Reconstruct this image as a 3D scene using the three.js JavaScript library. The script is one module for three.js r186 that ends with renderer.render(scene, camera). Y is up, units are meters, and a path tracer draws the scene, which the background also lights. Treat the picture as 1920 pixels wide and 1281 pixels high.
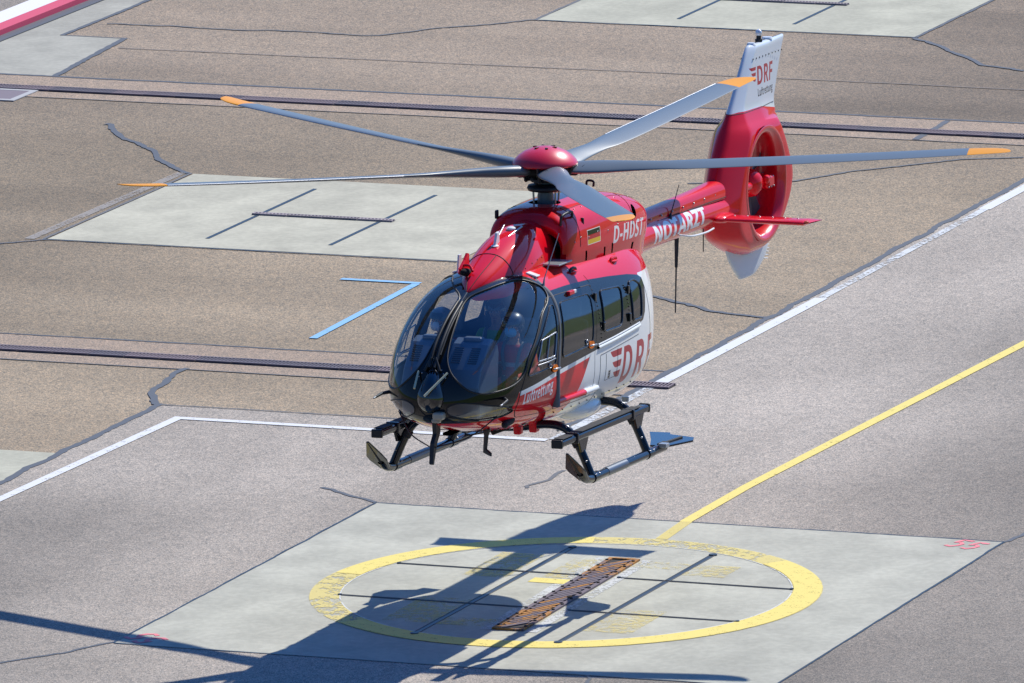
import * as THREE from 'three';
import { MarchingCubes } from 'three/addons/objects/MarchingCubes.js';
import { RoundedBoxGeometry } from 'three/addons/geometries/RoundedBoxGeometry.js';
import { mergeGeometries } from 'three/addons/utils/BufferGeometryUtils.js';

// ------------------------------------------------------------------ camera, sky, sun, exposure
// Origin: centre of the landing pad, on the ground. x to the right along the pad, z along the pad towards the viewer.
const scene = new THREE.Scene();
const camera = new THREE.PerspectiveCamera(3.4448, 1024 / 683, 10, 6000);
camera.position.set(46.897, 28.35, 119.767);
camera.up.set(-0.05276, 0.98089, -0.18725);
camera.lookAt(46.897 - 36.175, 28.35 - 19.355, 119.767 - 91.196);
const SKYK = 0.85;
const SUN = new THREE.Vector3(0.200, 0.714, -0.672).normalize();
{ // clear spring sky: deep blue overhead, paler towards the horizon and a little brighter round the sun
  const W = 512, H = 256, data = new Float32Array(W * H * 4), d = new THREE.Vector3();
  for (let j = 0; j < H; j++) for (let i = 0; i < W; i++) {
    const el = ((j + 0.5) / H - 0.5) * Math.PI, az = ((i + 0.5) / W - 0.5) * 2 * Math.PI; d.set(Math.cos(el) * Math.cos(az), Math.sin(el), Math.cos(el) * Math.sin(az));
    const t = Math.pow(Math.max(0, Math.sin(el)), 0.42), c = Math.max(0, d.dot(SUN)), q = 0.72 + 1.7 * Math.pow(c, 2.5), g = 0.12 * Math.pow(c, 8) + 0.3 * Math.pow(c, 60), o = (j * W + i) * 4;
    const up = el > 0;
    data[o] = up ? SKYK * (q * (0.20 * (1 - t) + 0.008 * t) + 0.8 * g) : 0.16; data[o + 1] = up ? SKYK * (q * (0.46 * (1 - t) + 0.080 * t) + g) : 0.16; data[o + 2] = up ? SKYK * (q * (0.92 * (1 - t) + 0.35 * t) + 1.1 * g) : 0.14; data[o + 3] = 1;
  }
  const t = new THREE.DataTexture(data, W, H, THREE.RGBAFormat, THREE.FloatType); t.mapping = THREE.EquirectangularReflectionMapping; t.magFilter = THREE.LinearFilter; t.needsUpdate = true;
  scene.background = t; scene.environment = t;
}
const sun = new THREE.DirectionalLight(new THREE.Color(1, 0.95, 0.85), 4.7);
sun.position.copy(SUN).multiplyScalar(60);
sun.target.position.set(0, 0, 0);
sun.castShadow = true;
Object.assign(sun.shadow.camera, { left: -45, right: 45, top: 45, bottom: -45, near: 1, far: 160 });
sun.shadow.mapSize.set(4096, 4096);
scene.add(sun, sun.target);
const renderer = new THREE.WebGLRenderer({ antialias: true });
renderer.setSize(1024, 683);
renderer.toneMapping = THREE.LinearToneMapping;
renderer.toneMappingExposure = 1.12;
renderer.shadowMap.enabled = true;

// ------------------------------------------------------------------ helpers
let seed = 12345;
const rnd = () => { seed = (seed + 0x6d2b79f5) | 0; let t = Math.imul(seed ^ (seed >>> 15), 1 | seed); t = (t + Math.imul(t ^ (t >>> 7), 61 | t)) ^ t; return ((t ^ (t >>> 14)) >>> 0) / 4294967296; };
const V = (x, y, z) => new THREE.Vector3(x, y, z);
const clamp = (x, a, b) => Math.min(b, Math.max(a, x)), lerp = (a, b, t) => a + (b - a) * t, sstep = (a, b, x) => { const t = clamp((x - a) / (b - a), 0, 1); return t * t * (3 - 2 * t); };
const rgb = (r, g, b) => new THREE.Color().setRGB(r, g, b);
const count = {};
const numbered = (n) => { count[n] = (count[n] ?? 0) + 1; return count[n] === 1 ? n : n + '_' + String(count[n] - 1).padStart(3, '0'); };
function tag(o, label, category, group) { o.userData.label = label; o.userData.category = category; if (group) o.userData.group = group; return o; }
function mesh(name, geo, mat, parent = scene, label) {
  const m = new THREE.Mesh(geo, mat);
  m.name = parent === scene ? numbered(name) : name;
  m.castShadow = m.receiveShadow = true;
  if (label) m.userData.label = label;
  parent.add(m);
  return m;
}
function struct(name, geo, mat, parent = scene, label) { const m = mesh(name, geo, mat, parent, label); if (parent === scene) m.userData.kind = 'structure'; return m; }
const merge = (list) => { const l = list.map((g) => { const h = g.index ? g.toNonIndexed() : g; for (const k of Object.keys(h.attributes)) if (!['position', 'normal', 'uv'].includes(k)) h.deleteAttribute(k); if (!h.attributes.uv) h.setAttribute('uv', new THREE.BufferAttribute(new Float32Array(h.attributes.position.count * 2), 2)); return h; }); return mergeGeometries(l); };
function rbox(w, h, d, r, x = 0, y = 0, z = 0, seg = 2) { const g = new RoundedBoxGeometry(w, h, d, seg, Math.min(r, w / 2.01, h / 2.01, d / 2.01)); g.translate(x, y, z); return g; }
function box(w, h, d, x = 0, y = 0, z = 0) { const g = new THREE.BoxGeometry(w, h, d); g.translate(x, y, z); return g; }
function rod(a, b, r, r2 = r, seg = 10) { const d = b.clone().sub(a), g = new THREE.CylinderGeometry(r2, r, d.length(), seg, 1); g.applyQuaternion(new THREE.Quaternion().setFromUnitVectors(V(0, 1, 0), d.clone().normalize())); g.translate((a.x + b.x) / 2, (a.y + b.y) / 2, (a.z + b.z) / 2); return g; }
function tube(pts, r, seg = 32, rad = 10, closed = false) { return new THREE.TubeGeometry(new THREE.CatmullRomCurve3(pts, closed, 'catmullrom', 0.5), seg, r, rad, closed); }
function ball(r, x, y, z, sx = 1, sy = 1, sz = 1, n = 18) { const g = new THREE.SphereGeometry(r, n, Math.round(n * 0.7)); g.scale(sx, sy, sz); g.translate(x, y, z); return g; }
function slab(shape, h, bev = 0.004) { return new THREE.ExtrudeGeometry(shape, { depth: h, bevelEnabled: bev > 0, bevelSize: bev, bevelThickness: bev, bevelSegments: 2, curveSegments: 10 }); }
const poly = (pts) => new THREE.Shape(pts.map(([x, y]) => new THREE.Vector2(x, y)));

// periodic value noise on an N x N tile
function tileNoise(N, cells, s) {
  const old = seed; seed = s;
  const g = new Float32Array(cells * cells).map(() => rnd()); seed = old;
  const out = new Float32Array(N * N);
  for (let y = 0; y < N; y++) {
    const fy = (y / N) * cells, y0 = Math.floor(fy), ty = fy - y0, wy = ty * ty * (3 - 2 * ty), r0 = (y0 % cells) * cells, r1 = ((y0 + 1) % cells) * cells;
    for (let x = 0; x < N; x++) {
      const fx = (x / N) * cells, x0 = Math.floor(fx), tx = fx - x0, wx = tx * tx * (3 - 2 * tx), a = x0 % cells, b = (x0 + 1) % cells;
      out[y * N + x] = lerp(lerp(g[r0 + a], g[r0 + b], wx), lerp(g[r1 + a], g[r1 + b], wx), wy);
    }
  }
  return out;
}
function noiseTexture(N, fn, layers, srgb = true) {
  const ls = layers.map(([c, s]) => tileNoise(N, c, s)), data = new Uint8Array(N * N * 4);
  for (let i = 0; i < N * N; i++) { const c = fn(ls.map((l) => l[i]), i % N, Math.floor(i / N)); data[i * 4] = clamp(c[0], 0, 1) * 255; data[i * 4 + 1] = clamp(c[1], 0, 1) * 255; data[i * 4 + 2] = clamp(c[2], 0, 1) * 255; data[i * 4 + 3] = 255; }
  const t = new THREE.DataTexture(data, N, N);
  t.wrapS = t.wrapT = THREE.RepeatWrapping; t.magFilter = THREE.LinearFilter; t.minFilter = THREE.LinearMipmapLinearFilter; t.generateMipmaps = true;
  if (srgb) t.colorSpace = THREE.SRGBColorSpace;
  t.needsUpdate = true;
  return t;
}
const worldNoise = (() => { const N = 256, n = tileNoise(N, 64, 77), at = (x, y) => n[((Math.floor(y) % N) + N) % N * N + ((Math.floor(x) % N) + N) % N]; return (x, y) => { x *= 4; y *= 4; const x0 = Math.floor(x), y0 = Math.floor(y), tx = x - x0, ty = y - y0; return lerp(lerp(at(x0, y0), at(x0 + 1, y0), tx), lerp(at(x0, y0 + 1), at(x0 + 1, y0 + 1), tx), ty); }; })();

// ------------------------------------------------------------------ ground materials
const speck = (v) => Math.sign(v - 0.5) * Math.pow(Math.abs(v - 0.5) * 2, 0.8) * 0.5;
function asphaltTexture(base, amp, tint, s) {   // worn asphalt: stones of a few centimetres showing in the binder
  return noiseTexture(1024, ([a, b, c, d, e]) => {
    const v = 1 + amp * (1.25 * speck(a) + 0.95 * speck(b) + 0.30 * speck(c)) + 0.06 * (d - 0.5) + 0.04 * (e - 0.5), k = tint * (b - 0.5) + tint * 0.5 * (c - 0.5);
    return [base[0] * v + k, base[1] * v, base[2] * v - k * 0.8];
  }, [[512, s], [256, s + 1], [120, s + 2], [24, s + 3], [67, s + 4]]);
}
const texApron = asphaltTexture([0.605, 0.573, 0.532], 0.36, 0.03, 11);
const texField = asphaltTexture([0.590, 0.530, 0.446], 0.37, 0.045, 31);
const texConcrete = noiseTexture(1024, ([a, b, c, d]) => { const v = 1 + 0.05 * (a - 0.5) + 0.07 * (b - 0.5) + 0.09 * (c - 0.5) + 0.06 * (d - 0.5); return [0.686 * v, 0.683 * v, 0.628 * v]; }, [[512, 51], [90, 52], [14, 53], [6, 54]]);
const bumpAsphalt = noiseTexture(512, ([a, b]) => [a * 0.5 + b * 0.5, 0, 0], [[200, 61], [90, 62]], false);
function groundMat(tex, metres, color = 0xffffff, rough = 0.93) { const t = tex.clone(); t.repeat.set(1 / metres, 1 / metres); t.needsUpdate = true; return new THREE.MeshStandardMaterial({ map: t, color, roughness: rough, vertexColors: true, bumpMap: bumpAsphalt, bumpScale: 0.004 }); }
// A flat sheet over a polygon given in metres; its cells carry random paving tone plus any painted falloff towards the view edges.
function sheet(pts, y, cell = 0.5, tone = (x, z) => 1, thick = 0) {
  const xs = pts.map((p) => p[0]), zs = pts.map((p) => p[1]), x0 = Math.min(...xs), x1 = Math.max(...xs), z0 = Math.min(...zs), z1 = Math.max(...zs), nx = Math.ceil((x1 - x0) / cell), nz = Math.ceil((z1 - z0) / cell);
  const tris = THREE.ShapeUtils.triangulateShape(pts.map((p) => new THREE.Vector2(p[0], p[1])), []);
  const P = [], C = [];
  const clip = (pg, f) => { const o = []; for (let i = 0; i < pg.length; i++) { const a = pg[i], b = pg[(i + 1) % pg.length], fa = f(a), fb = f(b); if (fa >= 0) o.push(a); if (fa * fb < 0) { const t = fa / (fa - fb); o.push([lerp(a[0], b[0], t), lerp(a[1], b[1], t)]); } } return o; };
  const put = (pg) => { for (let i = 1; i + 1 < pg.length; i++) for (const q of [pg[0], pg[i], pg[i + 1]]) { P.push(q[0], y, q[1]); const c = tone(q[0], q[1]); Array.isArray(c) ? C.push(...c) : C.push(c, c, c); } };
  for (const t of tris) {
    let T = t.map((i) => pts[i]);
    if ((T[1][0] - T[0][0]) * (T[2][1] - T[0][1]) - (T[1][1] - T[0][1]) * (T[2][0] - T[0][0]) > 0) T = [T[0], T[2], T[1]];
    const bx0 = Math.min(...T.map((p) => p[0])), bx1 = Math.max(...T.map((p) => p[0])), bz0 = Math.min(...T.map((p) => p[1])), bz1 = Math.max(...T.map((p) => p[1]));
    for (let i = Math.floor((bx0 - x0) / cell); i <= Math.min(nx - 1, (bx1 - x0) / cell); i++) {
      const strip = clip(clip(T, (p) => p[0] - (x0 + i * cell)), (p) => x0 + (i + 1) * cell - p[0]);
      if (strip.length < 3) continue;
      for (let j = Math.floor((bz0 - z0) / cell); j <= Math.min(nz - 1, (bz1 - z0) / cell); j++) { const c = clip(clip(strip, (p) => p[1] - (z0 + j * cell)), (p) => z0 + (j + 1) * cell - p[1]); if (c.length > 2) put(c); }
    }
  }
  const g = new THREE.BufferGeometry(), n = P.length / 3, N = new Float32Array(P.length), U = new Float32Array(n * 2);
  for (let i = 0; i < n; i++) { N[i * 3 + 1] = 1; U[i * 2] = P[i * 3] * 0.97 + P[i * 3 + 2] * 0.24; U[i * 2 + 1] = -P[i * 3 + 2] * 0.97 + P[i * 3] * 0.24; }
  g.setAttribute('position', new THREE.Float32BufferAttribute(P, 3)); g.setAttribute('normal', new THREE.BufferAttribute(N, 3)); g.setAttribute('uv', new THREE.BufferAttribute(U, 2)); g.setAttribute('color', new THREE.Float32BufferAttribute(C, 3));
  return g;
}
// A flat ribbon along a line, with an uneven edge where asked.
function ribbon(pts, w, y, rough = 0, step = 0.12) {
  const P = [], U = [], L = [];
  for (let i = 0; i + 1 < pts.length; i++) { const a = pts[i], b = pts[i + 1], n = Math.max(1, Math.ceil(Math.hypot(b[0] - a[0], b[1] - a[1]) / step)); for (let k = 0; k < n; k++) L.push([lerp(a[0], b[0], k / n), lerp(a[1], b[1], k / n)]); }
  L.push(pts[pts.length - 1]);
  if (rough) for (let i = 1; i + 1 < L.length; i++) { const j = rough * 0.9; L[i] = [L[i][0] + (worldNoise(L[i][0] * 1.7 + 3, L[i][1] * 1.7) - 0.5) * j * 2.4 + (rnd() - 0.5) * j * 0.5, L[i][1] + (worldNoise(L[i][0] * 1.7, L[i][1] * 1.7 + 9) - 0.5) * j * 2.4 + (rnd() - 0.5) * j * 0.5]; }
  const E = L.map((p, i) => { const a = L[Math.max(0, i - 1)], b = L[Math.min(L.length - 1, i + 1)]; let dx = b[0] - a[0], dz = b[1] - a[1]; const l = Math.hypot(dx, dz); dx /= l; dz /= l; const h1 = w / 2 * (1 + (rough ? (rnd() - 0.5) * 0.5 : 0)), h2 = w / 2 * (1 + (rough ? (rnd() - 0.5) * 0.5 : 0)); return [[p[0] - dz * h1, p[1] + dx * h1], [p[0] + dz * h2, p[1] - dx * h2]]; });
  for (let i = 0; i + 1 < E.length; i++) for (const q of [E[i][0], E[i][1], E[i + 1][1], E[i][0], E[i + 1][1], E[i + 1][0]]) { P.push(q[0], y, q[1]); U.push(q[0], q[1]); }
  const g = new THREE.BufferGeometry(), N = new Float32Array(P.length); for (let i = 1; i < N.length; i += 3) N[i] = 1;
  for (let i = 0; i < P.length; i += 9) { const c = (P[i + 3] - P[i]) * (P[i + 8] - P[i + 2]) - (P[i + 5] - P[i + 2]) * (P[i + 6] - P[i]); if (c > 0) for (let k = 0; k < 3; k++) { [P[i + 3 + k], P[i + 6 + k]] = [P[i + 6 + k], P[i + 3 + k]]; } }
  for (let i = 0; i < P.length / 3; i++) { U[i * 2] = P[i * 3]; U[i * 2 + 1] = -P[i * 3 + 2]; }
  g.setAttribute('position', new THREE.Float32BufferAttribute(P, 3)); g.setAttribute('normal', new THREE.BufferAttribute(N, 3)); g.setAttribute('uv', new THREE.Float32BufferAttribute(U, 2));
  return g;
}
const rect = (x0, z0, x1, z1) => [[x0, z0], [x1, z0], [x1, z1], [x0, z1]];

// worn paint: a painted layer with chips and thin places
const wearMask = (lo, hi, s, cells = [256, 60, 17]) => noiseTexture(1024, ([a, b, c]) => { const v = 0.36 * a + 0.34 * b + 0.3 * c, k = sstep(lo, hi, v); return [k, k, k]; }, cells.map((n, i) => [n, s + i]), false);
const wornLight = wearMask(0.15, 0.31, 101, [340, 120, 30]), wornHeavy = wearMask(0.40, 0.66, 111, [300, 60, 9]), wornMid = wearMask(0.30, 0.52, 121, [340, 80, 8]);
function paint(r, g, b, mask, metres = 4, opacity = 1) { const t = mask?.clone(); if (t) { t.repeat.set(1 / metres, 1 / metres); t.needsUpdate = true; } return new THREE.MeshStandardMaterial({ color: rgb(r, g, b), roughness: 0.75, alphaMap: t ?? null, transparent: !!t || opacity < 1, opacity }); }
const M = {
  yellow: paint(0.78, 0.64, 0.17, wornLight, 2), yellowWorn: paint(0.74, 0.62, 0.24, wornHeavy, 3, 0.6), yellowRing: paint(0.74, 0.62, 0.22, wornMid, 5, 0.85), white: paint(0.68, 0.69, 0.70, wornLight, 3), whiteWorn: paint(0.62, 0.64, 0.64, wornMid, 3),
  blue: paint(0.22, 0.46, 0.72, wornLight, 3), pink: paint(0.80, 0.22, 0.25, wornLight, 1.2), red: paint(0.62, 0.06, 0.12, wornLight, 3),
  tar: new THREE.MeshStandardMaterial({ color: rgb(0.085, 0.095, 0.11), roughness: 0.6 }), tarThin: new THREE.MeshStandardMaterial({ color: rgb(0.13, 0.135, 0.145), roughness: 0.8 }),
  joint: new THREE.MeshStandardMaterial({ color: rgb(0.03, 0.045, 0.055), roughness: 0.4 }), trench: new THREE.MeshStandardMaterial({ color: rgb(0.03, 0.028, 0.03), roughness: 0.9 }),
  grate: new THREE.MeshStandardMaterial({ color: rgb(0.20, 0.165, 0.19), roughness: 0.7, metalness: 0.2 }),
};

// ------------------------------------------------------------------ ground, apron, slabs
const grassTex = noiseTexture(512, ([a, b, c]) => { const v = 0.75 + 0.3 * a + 0.25 * b + 0.2 * c; return [0.30 * v, 0.37 * v, 0.16 * v]; }, [[256, 71], [60, 72], [9, 73]]);
{ const t = grassTex; t.repeat.set(700, 700); const g = new THREE.PlaneGeometry(5600, 5600); g.rotateX(-Math.PI / 2); g.translate(0, -0.02, 0); struct('ground', g, new THREE.MeshStandardMaterial({ map: t, roughness: 1 })); }
const streak = (x, z) => worldNoise(x * 0.11 + 5, z * 0.55), blot = (x, z) => worldNoise(x * 0.23, z * 0.23 + 40), fine = (x, z) => worldNoise(x * 0.8 + 17, z * 0.8);
const far = (z) => sstep(-24, -33, z);
struct('taxiway', sheet(rect(-60, -70, 16, 45), 0, 0.5, (x, z) => {
  const f = far(z), v = 1.0 - 0.28 * sstep(-9.5, -16.5, x + 0.2 * (z + 16)) * (1 - f) - 0.03 - 0.06 * f * sstep(-15, -19, x) - 0.36 * f * sstep(-12, -7.5, x) + 0.15 * (worldNoise(x * 0.35 + 8, z * 2.2) - 0.5) + 0.24 * (streak(x, z) - 0.5) + 0.16 * (blot(x, z) - 0.5) + 0.09 * (fine(x, z) - 0.5) + f * 0.22 * (worldNoise(x * 0.045 + 3, z * 1.1) - 0.5);  // darker left and far right: lens vignetting painted into the colour; noise is paving tone
  return [v * lerp(1, 1.0, f), v * lerp(1, 1.0, f), v * lerp(1, 1.07, f)];
}), groundMat(texField, 3.7));
const apronTone = (x, z) => { const v = 1 + 0.26 * (blot(x, z * 1.2) - 0.5) + 0.16 * (streak(z * 0.7, x) - 0.5) + 0.15 * (fine(x, z) - 0.5), dark = sstep(-0.4, 3.2, x) * 0.18 + sstep(-5.5, -1, z) * sstep(-3.4, -7, x) * 0.15 + sstep(3, 6, z) * 0.10; return (v + 0.13 * (worldNoise(x * 2.3 + 60, z * 0.4) - 0.5)) * (1.15 - dark * 2.6); };  // dark: camera falloff painted into the apron colour at its outer sides
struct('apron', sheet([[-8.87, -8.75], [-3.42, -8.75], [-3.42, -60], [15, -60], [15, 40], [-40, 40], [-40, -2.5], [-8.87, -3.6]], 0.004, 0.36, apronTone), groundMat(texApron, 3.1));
const pinkish = groundMat(texField, 2.9, rgb(1.06, 1.03, 1.12));
struct('paving_strip', sheet(rect(-60, -12.5, -3.42, -10.93), 0.0042, 0.5, (x, z) => 1.02 + 0.16 * (streak(x, z) - 0.5)), pinkish, scene);
struct('paving_strip', sheet(rect(-60, -30.68, 15, -29.0), 0.0042, 0.5, (x, z) => 1.06 + 0.16 * (streak(x, z) - 0.5)), pinkish, scene);
const conc = groundMat(texConcrete, 5.2, 0xffffff, 0.85); conc.bumpScale = 0.0012;
const concTone = (x, z) => 1 + 0.07 * (streak(x + 30, z * 1.3) - 0.5) + 0.08 * (blot(x * 1.5, z * 1.5) - 0.5);
const S = 3.98;
const pad = struct('landing_pad', sheet(rect(-S, -S, S, S), 0.008, 0.4, (x, z) => concTone(x, z) * (1 - 0.03 * sstep(0.5, 4, x)) * (1 + 0.05 * sstep(-3.6, -1, z) * 0)), conc);
const midPad = struct('concrete_slab', sheet(rect(-14.8, -23.84, -8.82, -18.76), 0.008, 0.5, (x, z) => { const c = concTone(x, z); return [c * 1.05, c * 1.02, c * 0.96]; }), conc);
const farPad = struct('concrete_slab', sheet(rect(-14.84, -42.6, -8.82, -37.17), 0.008, 0.5, (x, z) => { const c = concTone(x, z); return [c * 1.02, c * 1.01, c * 0.95]; }), conc);
const sidePad = struct('concrete_slab', sheet(rect(-16, -5.64, -8.87, -3.6), 0.006, 0.5, (x, z) => { const c = concTone(x, z); return [c, c * 0.99, c * 0.93]; }), conc);
const greySlab = struct('concrete_slab', sheet([[-40, -60], [-21.3, -60], [-21.3, -34.05], [-20.27, -34.05], [-19.95, -30.7], [-40, -30.7]], 0.006, 0.5, (x, z) => { const c = concTone(x, z) * (0.74 + 0.12 * fine(x * 0.5, z * 0.5)); return [c, c * 0.985, c * 1.0]; }), conc);
struct('apron_edge', sheet([[-60, -60], [-22.75, -60], [-22.75, -30.8], [-60, -30.8]], 0.0085, 0.5, (x, z) => 0.72 + 0.1 * blot(x, z)), groundMat(texApron, 3.3));
// the red and white edge line in the far corner: a low kerb
{ const kerb = new THREE.Group(); kerb.name = 'edge_kerb'; kerb.position.set(-22.3, 0, -40); kerb.userData.kind = 'structure'; scene.add(kerb);
  mesh('white_band', box(0.42, 0.10, 24, -0.31, 0.056, 0), new THREE.MeshStandardMaterial({ color: rgb(0.74, 0.73, 0.74), roughness: 0.7 }), kerb);
  mesh('red_band', box(0.26, 0.098, 24, 0.031, 0.055, 0), new THREE.MeshStandardMaterial({ color: rgb(0.62, 0.06, 0.13), roughness: 0.7 }), kerb);
  mesh('gutter', box(0.2, 0.016, 24, 0.262, 0.014, 0), M.tar, kerb); }

// ------------------------------------------------------------------ painted lines and sealed cracks
const line = (name, pts, w, mat, y = 0.0125, rough = 0) => struct(name, ribbon(pts, w, y, rough, rough ? 0.12 : 0.6), mat);
line('white_line', [[-8.62, 2], [-8.31, -8.05]], 0.14, M.white); line('white_line', [[-8.38, -8.03], [-3.36, -8.03]], 0.14, M.white, 0.0127); line('white_line', [[-3.29, -8.1], [-3.29, -11.75]], 0.14, M.whiteWorn, 0.0128); line('white_line', [[-3.27, -11.8], [-3.22, -17.6]], 0.18, M.white); line('white_line', [[-3.22, -17.6], [-3.24, -24.2]], 0.12, M.whiteWorn); line('white_line', [[-3.24, -24.2], [-3.26, -50]], 0.17, M.white);
line('yellow_line', [[-0.02, -4.0], [-0.02, -6.11], [0.11, -9.56], [0.33, -15.42], [0.9, -30]], 0.15, M.yellow); line('yellow_line', [[0.05, -3.0], [-0.01, -4.0]], 0.15, paint(0.76, 0.63, 0.2, wornLight, 2, 0.8), 0.0127);
line('blue_line', [[-9.84, -17.15], [-8.70, -17.15]], 0.11, M.blue); line('blue_line', [[-8.74, -17.08], [-8.64, -13.26]], 0.115, M.blue, 0.0127);
const crack = (pts, w = 0.09, m = M.tar) => line('sealed_crack', pts, w, m, 0.0102, 0.07), seam = (pts, w = 0.05, m = M.tarThin, y = 0.0096) => line('paving_seam', pts, w, m, y, 0.012);
crack([[-17.6, -27.21], [-16.83, -26.12], [-16.15, -25.42], [-15.55, -24.58], [-14.88, -23.86]], 0.09); crack([[-9.45, -11.0], [-9.37, -9.94], [-9.21, -9.35], [-9.02, -8.99], [-8.86, -8.75]], 0.10); crack([[-5.6, -17.22], [-4.37, -16.47], [-3.45, -16.19]], 0.08); crack([[-7.85, -24.97], [-6.42, -25.57], [-5.95, -26.47], [-4.82, -27.72], [-4.01, -28.11]], 0.06, M.tarThin); crack([[-8.8, -37.1], [-7.79, -36.01], [-7.0, -35.17], [-6.3, -34.8]], 0.08); crack([[-21.04, -35.19], [-16.59, -35.23], [-16.16, -35.98], [-15.14, -36.89], [-14.84, -37.17]], 0.06, M.tarThin); crack([[-7, 9], [-4.81, 5.31], [-4.0, 3.95]], 0.05); crack([[-4.98, -4.65], [-4.0, -4.0]], 0.06); crack([[3.98, -4.0], [4.09, -4.42], [4.6, -6.2]], 0.06); crack([[-18, -16], [-15.3, -18.3], [-14.77, -18.73]], 0.05); crack([[1.8, 4.0], [2.3, 5.6]], 0.05); crack([[-2.55, -5.3], [-2.5, -6.4]], 0.06, M.tarThin);
line('sealed_crack', [[-8.87, -3.5], [-8.88, -8.75]], 0.10, M.tar, 0.0103, 0.035); line('sealed_crack', [[-3.43, -8.8], [-3.43, -52]], 0.10, M.tar, 0.0103, 0.035); seam([[-8.87, -8.76], [-3.43, -8.76]], 0.045, M.tarThin, 0.0099);
seam([[-60, -12.5], [-3.43, -12.5]], 0.05, M.tar); seam([[-60, -10.93], [-3.43, -10.93]], 0.035); seam([[-60, -30.68], [15, -30.68]], 0.08, M.tar); seam([[-60, -29.0], [15, -29.0]], 0.03); seam([[-6.0, -30.6], [-5.95, -29.05]], 0.10, M.tar, 0.0101);
seam([[-14.85, -18.72], [-8.8, -18.72]], 0.045, M.joint, 0.0101); seam([[-14.85, -18.72], [-14.85, -23.87]], 0.05); seam([[-14.85, -37.14], [-8.8, -37.14]], 0.045, M.joint, 0.0101); seam([[-14.87, -37.14], [-14.87, -43]], 0.06); seam([[-8.79, -37.14], [-8.79, -43]], 0.06, M.tar);
seam([[-20.27, -34.03], [-21.3, -34.03]], 0.05); seam([[-20.25, -34.05], [-19.93, -30.7]], 0.10, M.tar, 0.0101); seam([[-21.28, -34.05], [-21.28, -60]], 0.08, M.tar, 0.0101);
seam([[-20, -33.22], [-14, -33.25], [-9, -33.3], [6, -33.25]], 0.04, new THREE.MeshStandardMaterial({ color: rgb(0.19, 0.17, 0.16), roughness: 0.9 }));
for (const e of [[[-S, -S - 0.015], [S, -S - 0.015]], [[-S, S + 0.015], [S, S + 0.015]], [[-S - 0.015, -S], [-S - 0.015, S]], [[S + 0.015, -S], [S + 0.015, S]]]) seam(e, 0.03, M.joint, 0.0104);
line('paint_strip', [[-15.05, -18.7], [-15.0, -23.9]], 0.15, paint(0.38, 0.355, 0.33, wornMid, 2, 0.7), 0.0092);

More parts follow.
